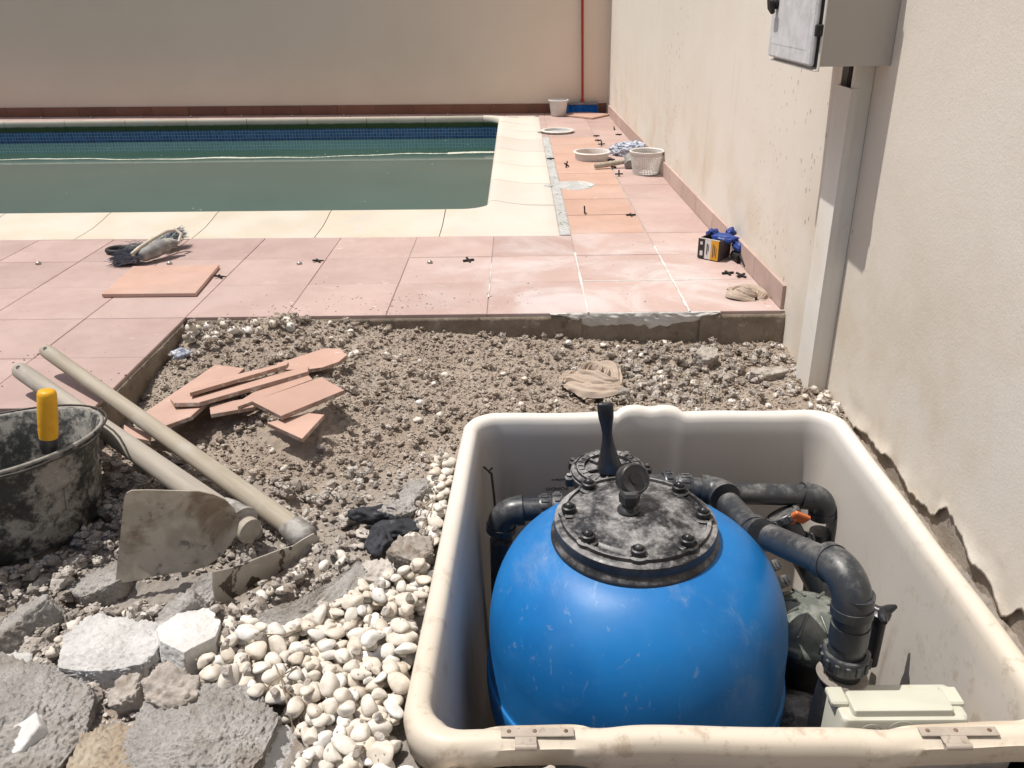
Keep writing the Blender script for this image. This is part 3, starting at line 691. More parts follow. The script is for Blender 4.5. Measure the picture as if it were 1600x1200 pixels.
# ------------------------------------------------------------------ things laid on a height field
HF = GZ.copy()
BLOCK = ((GX > TXL(GY)-.004) & (GX < TXR+.004) & (GY > TYF-.004) & (GY < TYB+.004)) | deckm
BLOCK |= (GX > XW(GY)-.004)
def cell(x, y): return int(round((x-gx0)/gs)), int(round((y-gy0)/gs))
def stamp_block(poly, pad=0.):
    global BLOCK
    c = np.mean(poly, 0); P = [(c[0]+(p[0]-c[0])*(1+pad), c[1]+(p[1]-c[1])*(1+pad)) for p in poly]
    BLOCK = BLOCK | inpoly(GX, GY, P)
def drop(a, b, c, sampler, tries=4, sink=.25, ang=None):
    """rest an ellipsoid (half axes a, b, c) on the surface, choosing the lowest of a few spots"""
    best = None
    for _ in range(tries):
        x, y = sampler()
        i, j = cell(x, y)
        if not (3 < i < HF.shape[1]-4 and 3 < j < HF.shape[0]-4) or BLOCK[j, i]: continue
        an = random.uniform(0, math.pi); R = max(a, b); k = int(R/gs)+1
        i0, i1, j0, j1 = max(i-k, 0), min(i+k+1, HF.shape[1]), max(j-k, 0), min(j+k+1, HF.shape[0])
        dx = GX[j0:j1, i0:i1]-x; dy = GY[j0:j1, i0:i1]-y
        u = (dx*math.cos(an)+dy*math.sin(an))/a; v = (-dx*math.sin(an)+dy*math.cos(an))/b
        q2 = u*u+v*v; w = q2 < .8
        if not w.any(): continue
        if BLOCK[j0:j1, i0:i1][q2 < 1].any(): continue
        hh = HF[j0:j1, i0:i1]; rest = np.quantile((hh+c*np.sqrt(np.clip(1-q2, 0, 1)))[w], .97)-c*sink
        if best is None or rest < best[0]: best = (rest, x, y, an, (i0, i1, j0, j1), q2)
    if best is None: return None
    z, x, y, an, (i0, i1, j0, j1), q2 = best
    top = z+c*np.sqrt(np.clip(1-q2, 0, 1)); sl_ = HF[j0:j1, i0:i1]
    sl_[q2 < 1] = np.maximum(sl_, top)[q2 < 1]
    return x, y, z, an

# ------------------------------------------------------------------ filter housing
def ring(inset, z, n=24, rc=.085):
    """rounded quadrilateral, inset from the outer rim line"""
    y0, y1 = TYF+inset, TYB-inset; r = max(rc-inset*.6, .03)
    c = [(TXL(y0)+inset+r, y0+r, 180), (TXR-inset-r, y0+r, 270), (TXR-inset-r, y1-r, 0), (TXL(y1)+inset+r, y1-r, 90)]
    pts = []
    for (cx, cyy, a0) in c:
        for k in range(n//2+1):
            a = rad(a0+90*k/(n//2)); pts.append([cx+r*math.cos(a), cyy+r*math.sin(a), z])
    out = []                                  # extra points along the straight runs
    for k in range(len(pts)):
        p, q = pts[k], pts[(k+1) % len(pts)]; out.append(p); L = math.hypot(p[0]-q[0], p[1]-q[1])
        if L > .2:
            nn = 70
            for t in range(1, nn): out.append([p[0]+(q[0]-p[0])*t/nn, p[1]+(q[1]-p[1])*t/nn, z])
    return out
housing = empty('filter_housing', 'open ivory fibreglass housing sunk in the ground around the blue filter', 'filter housing', loc=(.33, 1.45, -.7))
sec = [(.012, -.108), (.002, -.101), (0, -.066), (.003, -.050), (.009, -.043), (.017, -.040), (.026, -.040), (.034, -.043), (.040, -.050), (.043, -.062), (.046, -.10), (.058, -.35), (.070, -.62), (.078, -.68), (.10, -.70)]
R_ = [ring(a, z) for (a, z) in sec]; nr = len(R_[0])
for k, rg in enumerate(R_):
    for p in rg:
        z0 = p[2]
        if z0 > -.11:                          # small moulded hump in the far rim, dents at the front hinges
            if p[1] > 1.9:
                hmp = max(0, 1-abs((p[0]-.338)/.085)**4); dip = .006*math.exp(-((p[0]-.338)/.022)**2)
                p[2] += (.017*hmp**.6-dip*hmp) if hmp > 0 else 0; p[1] += .010*hmp
            if p[1] < .96:
                lipd = .010*math.exp(-((p[0]-.02)/.09)**6)+.010*math.exp(-((p[0]-.66)/.12)**6)
                if z0 < -.055: p[2] += lipd*1.6
                p[1] += .004*math.sin(p[0]*9) + (.004*math.exp(-((p[0]-.12)/.03)**2)+.004*math.exp(-((p[0]-.53)/.03)**2))*-1
            p[2] += .0012*math.sin(p[0]*23+p[1]*17)
m = MB(); vs = [p for rg in R_ for p in rg]
m.add(vs, [(k*nr+i, k*nr+(i+1) % nr, (k+1)*nr+(i+1) % nr, (k+1)*nr+i) for k in range(len(R_)-1) for i in range(nr)])
m.add(R_[-1], [tuple(range(nr))])
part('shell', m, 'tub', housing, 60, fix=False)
# two hinge leaves screwed to the front rim
def hinge(x0, x1, kx0, kx1, y):
    m = MB(); m.box(((x0+x1)/2, y+.008, -.0375), (x1-x0, .017, .0028), ch=.0008); m.box(((kx0+kx1)/2, y-.009, -.0385), (kx1-kx0, .020, .003), ch=.0008)
    m.tube([(kx0, y-.017, -.0405), (kx1, y-.017, -.0405)], .0052, 14)
    h = part('hinge', m, 'hinge', housing, 40)
    for x in (x0+.012, (x0+x1)/2-.004, x1-.012):
        m = MB(); m.lathe([(0, .002), (.0028, .0014), (.0036, 0)], (x, y+.009, -.0362), 10); part('screw', m, 'rust', h, 60)
hinge(-.035, .074, -.014, .018, .921); hinge(.585, .700, .612, .650, .917)
# handwritten words on the far inner wall, upside down
def text(body, size, loc, rot, name, parent, mat='ink', ext=.0002):
    c = bpy.data.curves.new(name, 'FONT'); c.body = body; c.size = size; c.extrude = ext; c.align_x = 'CENTER'; c.align_y = 'CENTER'; c.resolution_u = 2
    t = bpy.data.objects.new(name, c); COL.objects.link(t); bpy.context.view_layer.update()
    me = bpy.data.meshes.new_from_object(t); bpy.data.objects.remove(t)
    o = link(name, me, mat); o.location = loc; o.rotation_euler = rot
    if parent: o.parent = parent; o.matrix_parent_inverse = wm(parent).inverted()
    return o
yw = lambda z: TYB-(.046+(-.10-z)/.25*.012)-.0010
for body, s_, x, z in (('FONDO', .0165, .094, -.249), ('Sumidero', .0125, .104, -.222)):
    t = text(body, s_, (x, yw(z), z), (rad(90-2.7), rad(178), 0), 'handwriting', housing); t.scale = (1.0, .9, 1)
# thin black cable along the left wall
m = MB(); m.tube([(-.085, 1.90, -.165), (-.078, 1.90, -.17), (-.072, 1.885, -.23), (-.066, 1.86, -.34), (-.06, 1.80, -.5), (-.055, 1.7, -.66)], .0032, 8)
m.tube([(-.098, 1.90, -.150), (-.085, 1.902, -.165), (-.075, 1.905, -.156)], .003, 6)
part('cable', m, 'wire', None, 60, label='thin dark cable hanging down the left inner wall of the ivory housing', cat='cable')
# screws and stains heads on the left wall
for (y, z) in ((1.02, -.16), (1.10, -.30)):
    m = MB(); m.lathe([(0, .003), (.004, .002), (.005, 0)], (TXL(y)+.052, y, z), 10, zrot((1, 0, 0))); part('screw', m, 'rust', housing, 60)

# ------------------------------------------------------------------ sand filter
TC = Vector((.228, 1.362, 0))
filt = empty('sand_filter', 'large round blue sand filter with a bolted black lid', 'sand filter', loc=(TC.x, TC.y, -.68))
prof = [(.130, .022), (.152, .013), (.186, .002), (.220, -.019), (.251, -.050), (.273, -.088), (.288, -.133), (.2955, -.180), (.297, -.225), (.2985, -.270), (.2990, -.296), (.3030, -.300), (.3050, -.308), (.3050, -.335), (.3020, -.37), (.292, -.42), (.270, -.48), (.238, -.54), (.20, -.60), (.16, -.64), (.155, -.70)]
LC = TC+Vector((-.012, 0, 0))
def sub(pr, k=3):
    P = [Vector((a, b, 0)) for a, b in pr]; out = []
    for i in range(len(P)-1):
        p0, p1, p2, p3 = P[max(i-1, 0)], P[i], P[i+1], P[min(i+2, len(P)-1)]
        for j in range(k):
            t = j/k; v = .5*((2*p1)+(p2-p0)*t+(2*p0-5*p1+4*p2-p3)*t*t+(3*p1-p0-3*p2+p3)*t**3); out.append((v.x, v.y))
    out.append(pr[-1]); return out
m = MB(); m.lathe(sub(prof, 3), TC, 96); part('tank', m, 'tank', filt, 75)
m = MB(); m.lathe([(.158, .004), (.161, .010), (.160, .018), (.154, .022), (.153, .030), (.155, .036), (.154, .046), (.148, .050), (.141, .051)], LC, 72)
m.lathe([(.143, .050), (.142, .058), (.138, .060), (.1345, .060), (.1325, .0545), (.121, .0545), (.118, .058), (.115, .0585), (.09, .064), (.06, .070), (.03, .072), (0, .0725)], LC, 72)
lid = part('lid', m, 'black_dusty', filt, 50)
bmesh_nut = MB(); bmesh_nut.lathe([(.0135, -.004), (.0135, .012), (.0105, .0135), (.0095, .0105), (.0085, .0105), (.0085, .014), (.007, .018), (.004, .0205), (0, .0212)], (0, 0, 0), 24, fn=lambda a, r, z: 1+.05*(math.cos(a*12) > 0)*(r > .013))
me_nut = fixn(bmesh_nut.mesh('lid_bolt', 40)); me_nut.materials.append(MT['black_plastic'])
for k in range(8):
    a = rad(45*k-5)
    o = link('lid_bolt', me_nut, None, filt); o.location = (LC.x+.1265*math.cos(a), LC.y+.1265*math.sin(a), .058)
    m = MB(); m.lathe([(.0205, .052), (.0205, .0585), (.018, .060), (.0, .060)], (LC.x+.1265*math.cos(a), LC.y+.1265*math.sin(a), 0), 20); part('bolt_boss', m, 'black_dusty', lid, 40)
# gauge on a tee over the lid
g0 = LC+Vector((-.014, -.008, .07))
m = MB(); m.lathe([(.021, 0), (.021, .008), (.016, .012), (.013, .014), (.013, .020), (.019, .022), (.021, .040), (.017, .046), (.010, .048), (0, .048)], g0, 6, fn=None)
m.lathe([(.022, -.004), (.022, .006), (.019, .010), (0, .010)], g0, 24)
gp = part('gauge_tee', m, 'black_plastic', filt, 35)
ax = Vector((.20, -.62, .42)).normalized(); gc = g0+Vector((.008, .018, .060)); Rg = zrot(ax)
m = MB(); m.lathe([(.009, -.002), (.009, .022), (.013, .023), (.013, .030)], g0+Vector((0, 0, .02)), 16, zrot((.1, .4, .9)))
m.lathe([(.008, .008), (.0085, .020), (.011, .021), (.011, .028), (0, .028)], gc-ax*.012, 16, Rg); part('gauge_stem', m, 'dark', filt, 40)
m = MB(); m.lathe([(0, .0105), (.022, .0105), (.026, .012), (.029, .010), (.030, .004), (.030, -.016), (.028, -.020), (.024, -.022), (0, -.022)], gc, 40, Rg)
part('pressure_gauge', m, 'black_plastic', filt, 40)

# ------------------------------------------------------------------ selector valve behind the lid
VC = Vector((.205, 1.725, 0)); VZ = -.055
valve = empty('selector_valve', 'black six way selector valve with a raised lever handle behind the lid', 'valve', loc=(VC.x, VC.y, -.35))
m = MB(); m.lathe([(.060, -.30), (.072, -.20), (.078, -.12), (.080, -.09), (.090, -.085), (.092, -.075), (.090, -.065), (.082, -.060)], VC, 40)
for k in range(8):
    a = rad(12+45*k); m.box((VC.x+.094*math.cos(a), VC.y+.094*math.sin(a), -.076), (.022, .020, .026), Matrix.Rotation(a, 3, 'Z'), .004)
    m.lathe([(.0065, 0), (.0065, .005), (0, .006)], (VC.x+.096*math.cos(a), VC.y+.096*math.sin(a), -.063), 8)
part('valve_body', m, 'black_dusty', valve, 40)
m = MB(); m.lathe([(.088, -.066), (.088, -.056), (.084, -.052), (.080, -.052), (.079, -.055), (.076, -.055), (.075, -.049), (.070, -.047), (.058, -.048), (.056, -.056), (.030, -.058), (.026, -.048), (.024, -.040), (.022, -.036), (0, -.035)], VC, 56)
for k in range(24):
    a = rad(15*k); m.box((VC.x+.066*math.cos(a), VC.y+.066*math.sin(a), -.0465), (.013, .0022, .003), Matrix.Rotation(a, 3, 'Z'))
for k in range(6):
    a = rad(60*k+20); m.box((VC.x+.042*math.cos(a), VC.y+.042*math.sin(a), -.052), (.024, .006, .010), Matrix.Rotation(a, 3, 'Z'), .002)
dial = part('dial', m, 'black_dusty', valve, 40)
# lever: a broad cone at the foot, a waist and a flat paddle
H = [(0, .036, .036), (.012, .036, .035), (.028, .030, .030), (.050, .023, .021), (.070, .0175, .015), (.090, .015, .0125), (.108, .0175, .0115), (.128, .0225, .0105), (.146, .0245, .0095), (.158, .0245, .009), (.163, .0225, .007), (.165, .018, .003)]
m = MB(); vs = []; nn = 20; tilt = Matrix.Rotation(rad(-4), 3, 'X') @ Matrix.Rotation(rad(-5), 3, 'Y')
hb = VC+Vector((.000, -.020, -.045))
for (z, a, b) in H:
    a *= .76; b *= .82
    for k in range(nn):
        t = 2*math.pi*k/nn; c, s_ = math.cos(t), math.sin(t); pw = .75
        vs.append(hb+tilt @ Vector((a*math.copysign(abs(c)**pw, c), b*math.copysign(abs(s_)**pw, s_)+.006*(z/.17), z)))
m.add(vs, [(k*nn+i, k*nn+(i+1) % nn, (k+1)*nn+(i+1) % nn, (k+1)*nn+i) for k in range(len(H)-1) for i in range(nn)]+[tuple((len(H)-1)*nn+i for i in range(nn))])
part('lever_handle', m, 'black_plastic', valve, 60)

# ------------------------------------------------------------------ pipework
def arc(p0, pc, p1, r, n=9):
    p0, pc, p1 = Vector(p0), Vector(pc), Vector(p1); a = (p0-pc).normalized(); b = (p1-pc).normalized()
    half = a.angle(b)/2; d = r/math.tan(half); c = pc+(a+b).normalized()*(r/math.sin(half)); s0 = pc+a*d; s1 = pc+b*d
    out = []
    v0, v1 = s0-c, s1-c; om = v0.angle(v1)
    for k in range(n+1):
        t = k/n; out.append(c+(v0*math.sin((1-t)*om)+v1*math.sin(t*om))/math.sin(om))
    return out
def pipe_thing(label, cat='pipe', loc=(0, 0, 0)): return empty('pipework', label, cat, loc=loc)
def pipe(par, a, b, r, name='pipe', mat='pipe'): m = MB(); m.tube([a, b], r, 28); return part(name, m, mat, par, 40)
def elbow(par, a, c, b, r, R, ends=.012):
    m = MB(); P = arc(a, c, b, R, 12); d0 = (P[0]-P[1]).normalized(); d1 = (P[-1]-P[-2]).normalized()
    path = [P[0]+d0*ends]+P+[P[-1]+d1*ends]; m.tube(path, r, 28)
    m.tube([path[0]+d0*.001, path[0]-d0*.016], r*1.07, 28); m.tube([path[-1]+d1*.001, path[-1]-d1*.016], r*1.07, 28)
    return part('elbow', m, 'pipe', par, 45)
def nut(par, c, ax, r, L, mat='pipe', name='union_nut'):
    m = MB(); ax = Vector(ax).normalized(); m.lathe([(r*.8, -L/2), (r*.95, -L/2), (r, -L*.4), (r, L*.4), (r*.95, L/2), (r*.8, L/2)], c, 36, zrot(ax))
    q = zrot(ax)
    for k in range(14):
        a = 2*math.pi*k/14; m.box(Vector(c)+q @ Vector((r*1.01*math.cos(a), r*1.01*math.sin(a), 0)), (r*.14, r*.2, L*.62), q @ Matrix.Rotation(a, 3, 'Z'), r*.03)
    return part(name, m, mat, par, 40)
pa = empty('pipework', 'dark grey pipe that bends over the filter and drops to the pump', 'pipe', loc=(.4, 1.5, -.3))
nut(pa, (.345, 1.712, -.098), (1, 0, 0), .036, .024); nut(pa, (.383, 1.706, -.100), (1, -.1, 0), .033, .034)
E1 = (.460, 1.690, -.098)
pipe(pa, (.28, 1.72, -.098), (.42, 1.698, -.099), .028)
elbow(pa, (.36, 1.70, -.098), E1, (.483, 1.50, -.072), .0335, .035)
A1 = Vector((.4655, 1.62, -.0885)); A2 = Vector((.482, 1.485, -.066)); A3 = Vector((.530, 1.232, .045)); A4 = Vector((.572, 1.19, .062))
pipe(pa, A1, A2, .0275)
elbow(pa, A1, (.485, 1.465, -.062), (.515, 1.35, .0), .0325, .07)
pipe(pa, (.498, 1.415, -.036), (.557, 1.205, .044), .0275)
elbow(pa, (.515, 1.34, -.005), (.5685, 1.172, .060), (.5735, 1.172, -.20), .0335, .048, .014)
pipe(pa, (.5725, 1.172, .02), (.5745, 1.172, -.13), .0315)
pipe(pa, (.573, 1.172, -.045), (.5737, 1.172, -.085), .0335, 'socket')
nut(pa, (.5745, 1.172, -.122), (0, 0, 1), .041, .032)
pipe(pa, (.5745, 1.172, -.12), (.576, 1.172, -.19), .031, 'threaded_neck', 'dark_pump')
m = MB(); m.lathe([(.030, -.006), (.043, -.006), (.046, 0), (.043, .006), (.030, .006)], (.576, 1.172, -.166), 40, zrot((.1, .05, 1))); part('collar_ring', m, 'grey_ring', pa, 45)
pb = empty('pipework', 'straight dark grey pipe along the far inner wall ending in a downward elbow', 'pipe', loc=(.6, 1.8, -.3))
pipe(pb, (.26, 1.775, -.150), (.70, 1.80, -.182), .0265)
elbow(pb, (.60, 1.80, -.178), (.752, 1.80, -.188), (.762, 1.80, -.45), .032, .040, .02)
pipe(pb, (.757, 1.80, -.29), (.768, 1.80, -.56), .0265)
pc = empty('pipework', 'short dark grey elbow leaving the left side of the selector valve', 'pipe', loc=(0, 1.72, -.3))
nut(pc, (.085, 1.722, -.162), (1, 0, 0), .036, .024); nut(pc, (.055, 1.722, -.163), (1, 0, 0), .033, .03)
pipe(pc, (.15, 1.722, -.160), (-.01, 1.722, -.166), .0275)
elbow(pc, (.05, 1.722, -.165), (-.050, 1.722, -.170), (-.052, 1.722, -.40), .034, .042, .014)
pipe(pc, (-.0515, 1.722, -.25), (-.054, 1.722, -.66), .0275)
# ball valve with an orange lever, low behind the long pipe
pd = empty('ball_valve', 'ribbed union of a ball valve with an orange lever behind the pipe elbow', 'valve', loc=(.66, 1.7, -.4))
axv = Vector((.45, -.35, -.8)).normalized(); bc = Vector((.640, 1.755, -.215))
nut(pd, bc, axv, .042, .022, 'pipe'); nut(pd, bc+axv*.075, axv, .042, .024, 'pipe')
pipe(pd, bc-axv*.01, bc+axv*.32, .031)
m = MB(); m.box(bc+Vector((.030, -.03, .018)), (.048, .012, .030), Euler((.5, .5, .2)).to_matrix(), .003); m.box(bc+Vector((.012, -.025, .0)), (.018, .014, .04), Euler((.4, .2, .2)).to_matrix(), .003); part('lever', m, 'orange', pd, 30)

# ------------------------------------------------------------------ pump
pump = empty('pool_pump', 'black pool pump with a smoky strainer cover below the bent pipe', 'pump', loc=(.58, 1.3, -.69))
SC = Vector((.612, 1.43, -.30))
m = MB(); m.lathe([(.088, -.36), (.088, -.02), (.098, -.018), (.102, 0), (.100, .010), (.094, .014)], SC, 48); part('strainer_pot', m, 'dark_pump', pump, 45)
m = MB(); m.lathe([(.099, .012), (.101, .022), (.094, .030), (.088, .034), (.084, .045), (.070, .062), (.046, .074), (.020, .079), (0, .080)], SC, 48, fn=lambda a, r, z: 1+.022*max(0, math.cos(a*8))**4)
for k in range(8):
    a = rad(45*k+10); m.box(SC+Vector((.060*math.cos(a), .060*math.sin(a), .067)), (.060, .006, .008), Euler((0, rad(24), a)).to_matrix(), .002)
    m.box(SC+Vector((.100*math.cos(a), .100*math.sin(a), .026)), (.016, .030, .018), Matrix.Rotation(a, 3, 'Z'), .003)
part('strainer_cover', m, 'strainer', pump, 62)
nut(pump, SC+Vector((-.060, .075, .075)), (-.4, .8, .8), .034, .026); nut(pump, SC+Vector((-.073, .10, .10)), (-.4, .8, .8), .031, .024)
# wing knob that clamps the cover
kb = Vector((.705, 1.33, -.155)); m = MB(); m.lathe([(.014, -.13), (.014, -.012), (.019, -.010), (.020, 0), (.012, .006), (0, .007)], kb, 20)
for a in (20, 140, 260):
    t = rad(a); d = Vector((math.cos(t), math.sin(t), .1)); m.tube([kb, kb+d*.022, kb+d*.036], [.011, .009, .0045], 10)
part('clamp_knob', m, 'black_plastic', pump, 50)
m = MB(); m.lathe([(.045, 0), (.055, .02), (.080, .05), (.098, .09), (.100, .14), (.09, .17), (.07, .20), (.07, .42)], (.545, 1.36, -.42), 44, zrot((.12, -1, -.02)))
m.lathe([(.050, -.30), (.044, -.06), (.040, 0), (.036, .02)], (.576, 1.172, -.20), 30)
part('volute_casing', m, 'dark_pump', pump, 50)
m = MB(); m.box((.55, 1.16, -.45), (.17, .24, .06), None, .01)
for k in range(5): m.box((.50, 1.02+.05*k, -.40), (.10, .006, .10), None, .001)
for k in range(9): m.tube([(.46+.0, 1.02+.028*k, -.53), (.64, 1.02+.028*k, -.53)], .006, 6)
m.box((.55, 1.15, -.60), (.16, .30, .16), None, .01); part('motor', m, 'dark_pump', pump, 40)

# ------------------------------------------------------------------ junction box standing in the front right corner
jb = empty('junction_box', 'cream plastic junction box with round knockouts inside the front rim', 'junction box', loc=(.645, 1.05, -.40))
def rbox(x0, x1, y0, y1, z0, z1, r, taper=0., n=6):
    m = MB(); vs = []; Z = [(z0, 0), (z1-r*.6, taper), (z1-r*.2, taper+r*.15), (z1, taper+r*.6)]; 
    for (z, ins) in Z:
        for (cx, cy_, a0) in ((x1-ins-r, y1-ins-r, 0), (x0+ins+r, y1-ins-r, 90), (x0+ins+r, y0+ins+r, 180), (x1-ins-r, y0+ins+r, 270)):
            for k in range(n+1): a = rad(a0+90*k/n); vs.append((cx+r*math.cos(a), cy_+r*math.sin(a), z))
    q = 4*(n+1); m.add(vs, [(k*q+i, k*q+(i+1) % q, (k+1)*q+(i+1) % q, (k+1)*q+i) for k in range(3) for i in range(q)]+[tuple(3*q+i for i in range(q)), tuple(range(q-1, -1, -1))]); return m
BX0, BX1, BYF, BYB, BT = .540, .757, 1.066, 1.120, -.150
m = rbox(BX0, BX1, BYF, BYB+.03, -.34, -.163, .012); part('box_body', m, 'box_cream', jb, 45)
m = rbox(BX0+.018, BX1-.024, BYF+.006, BYB+.004, -.22, BT, .006, .002); part('box_cover', m, 'box_cream', jb, 45)
m = MB(); m.box((BX0+.006, BYB-.004, -.160), (.030, .04, .012), None, .003); part('corner_lug', m, 'box_cream', jb, 40)
m = MB(); m.box((BX1-.012, BYB-.004, -.162), (.03, .04, .012), None, .003); part('corner_lug', m, 'box_cream', jb, 40)
for (cx, r) in ((BX0+.050, .020), (BX0+.102, .026), (BX0+.152, .020)):
    for rr in (r, r*.62):
        m = MB(); m.tube([(cx+rr*math.cos(rad(t*9)), BYF-.0006, -.193+rr*math.sin(rad(t*9))) for t in range(41)], .0008, 6, False); part('knockout_ring', m, 'box_line', jb, 60)

# ------------------------------------------------------------------ electrics on the right wall
eb = empty('electrical_box', 'grey polyester electrical cabinet with a weathered door high on the right wall', 'electrical box', loc=(.80, 2.33, .8))
xw = XW(2.33)
m = MB(); m.prism([(.716, 2.141), (XW(2.141)-.003, 2.141), (XW(2.513)-.003, 2.513), (.716, 2.513)], .792, 1.30, .004); part('cabinet', m, 'box_grey', eb, 30)
m = MB(); m.box((.7125, 2.327, .79+.26), (.005, .385, .535), None, .002); m.box((.709, 2.327, .7835), (.014, .382, .004), None, .001); part('frame_flange', m, 'duct', eb, 30)
m = MB(); m.box((.699, 2.327, 1.05), (.014, .366, .515), None, .005); m.box((.6935, 2.327, 1.05), (.004, .300, .45), None, .0015)
door = part('door', m, 'door_grey', eb, 30)
m = MB(); m.box((.7078, 2.327, 1.05), (.0045, .372, .521), None, .0015); part('gap_dark', m, 'dark', eb, 30)  # black sheet put in for the dark gap around the door
m = MB(); m.box((.7035, 2.141, .872), (.016, .018, .026), None, .002); part('hinge', m, 'dark', door, 30)
m = MB(); m.lathe([(.014, 0), (.014, .006), (.010, .008), (.010, .018)], (.692, 2.46, .925), 20, zrot((-1, 0, 0))); m.box((.673, 2.458, .922), (.012, .030, .040), Euler((rad(30), rad(-18), 0)).to_matrix(), .003)
part('door_knob', m, 'dark', door, 40)
dc = empty('cable_duct', 'ivory rectangular cable duct running down the right wall to the soil', 'cable duct', loc=(.857, 2.27, -.2))
ya, yb_ = 2.222, 2.333
m = MB(); w1, w2 = XW(ya)-.003, XW(yb_)-.003
m.prism([(.8345, ya+.002), (w1, ya+.002), (w1, ya+.006), (.8345, ya+.006)], -.25, .788); m.prism([(.8345, yb_-.006), (w2, yb_-.006), (w2, yb_-.002), (.8345, yb_-.002)], -.25, .788)
m.prism([(w1-.005, ya+.0065), (w1, ya+.0065), (w2, yb_-.0065), (w2-.005, yb_-.0065)], -.25, .788)
m.prism([(.8342, ya+.0062), (.8365, ya+.0062), (.8365, ya+.018), (.8342, ya+.018)], .70, .788); m.prism([(.8342, yb_-.018), (.8365, yb_-.018), (.8365, yb_-.0062), (.8342, yb_-.0062)], .70, .788)
part('duct_base', m, 'duct', dc, 30)
m = MB(); m.prism([(.829, ya-.001), (.8335, ya-.001), (.8335, yb_+.001), (.829, yb_+.001)], -.25, .733, .0012); m.prism([(.8337, ya-.001), (.850, ya-.001), (.850, ya+.0015), (.8337, ya+.0015)], -.25, .733)
m.prism([(.8337, yb_-.0015), (.850, yb_-.0015), (.850, yb_+.001), (.8337, yb_+.001)], -.25, .733); part('duct_cover', m, 'duct', dc, 30)
m = MB()
for k, (x, y) in enumerate(((.862, 2.25), (.856, 2.27), (.864, 2.29), (.858, 2.31))): m.tube([(x, y, .60), (x, y, .82)], .009, 10)
part('cable', m, 'dark_in', dc, 50)

# ------------------------------------------------------------------ hoes
def hoe(label, tail, neck, r0, r1, mat):
    h = empty('hoe', label, 'hoe', loc=tuple(neck)); a, b = Vector(tail), Vector(neck); m = MB(); d = (b-a).normalized(); L = (b-a).length
    m.tube([a, a+d*.004, a+d*.014, a+d*.04, a+d*.3*L, a+d*.65*L, b], [r0*.45, r0*.8, r0*.97, r0, r0*1.0, (r0+r1)/2, r1], 22)
    me = fixn(m.mesh('handle', 60)); 
    # local frame with z along the grain
    q = d.to_track_quat('Z', 'X'); me.transform(Matrix.LocRotScale(a, q, None).inverted())
    o = link('handle', me, mat); o.location = a; o.rotation_mode = 'QUATERNION'; o.rotation_quaternion = q; o.parent = h; o.matrix_parent_inverse = wm(h).inverted()
    m = MB(); s_ = d.cross(Vector((0, 0, 1))).normalized(); m.lathe([(.0055, -.001), (.0055, .0012), (0, .0012)], a+d*.030+Vector((0, 0, 1)).cross(s_).normalized()*0+(Vector((0, -.55, .83))-d*d.dot(Vector((0, -.55, .83)))).normalized()*r0*.985, 14, zrot((0, -.55, .83)))
    part('hanging_hole', m, 'dark', h, 50); return h, d
def blade(par, corners, nrm, th, mat, curve, name='blade', n=14):
    """flat steel sheet bounded by a closed outline in its own plane (origin, u, v)"""
    o, u, v, out = corners; o, u, v = Vector(o), Vector(u), Vector(v); w = u.cross(v).normalized(); nrm = w
    m = MB(); N2 = len(out); cen = (sum(p[0] for p in out)/N2, sum(p[1] for p in out)/N2); vs = []; K = 6
    for side in (0, 1):
        vs.append(o+u*cen[0]+v*cen[1]+w*(curve(*cen)+th*side))
        for k in range(1, K+1):
            for p in out:
                s_, t = cen[0]+(p[0]-cen[0])*k/K, cen[1]+(p[1]-cen[1])*k/K; vs.append(o+u*s_+v*t+w*(curve(s_, t)+th*side))
    B = 1+K*N2; fs = []
    for side in (0, 1):
        b = B*side
        for i in range(N2):
            j = (i+1) % N2; fs.append((b, b+1+i, b+1+j))
            for k in range(K-1): fs.append((b+1+k*N2+i, b+1+(k+1)*N2+i, b+1+(k+1)*N2+j, b+1+k*N2+j))
    e = 1+(K-1)*N2
    for i in range(N2): j = (i+1) % N2; fs.append((e+i, B+e+i, B+e+j, e+j))
    m.add(vs, fs); return part(name, m, mat, par, 50)
# broad hoe: blade standing on edge beside the bucket
h2, d2 = hoe('broad hoe with thick greyed handle and a wide spade shaped blade beside the bucket', (-1.345, 2.072, .066), (-.566, 1.472, -.048), .023, .0275, 'wood_grey')
m = MB(); nk = Vector((-.600, 1.497, -.036)); m.tube([nk-d2*.052, nk-d2*.03, nk+d2*.0, nk+d2*.018], [.028, .0325, .0345, .035], 26); m.tube([nk+d2*.012, nk+d2*.020], .0375, 26); part('socket', m, 'socket', h2, 50)
out = [(0, 0), (.0416, -.0005), (.0964, .0022), (.1452, .0005), (.1728, .004), (.2044, .0207), (.2265, .0429), (.2418, .062), (.2508, .0897), (.2452, .1199), (.2315, .1441), (.2124, .1600), (.1848, .1727), (.1386, .1827), (.0933, .1924), (.0661, .1961), (.0562, .1924), (.0495, .1812), (.0372, .139), (.0191, .0717)]
blade(h2, ((-.8116, 1.3619, -.094), (.956, .2934, 0), (-.0285, .0928, .9953), out), None, .0035, 'hoe_steel', lambda s_, t: -.022*math.sin(max(0, min(t+.01, .2))/.2*math.pi)*.7+.012*(s_/.25)**2)
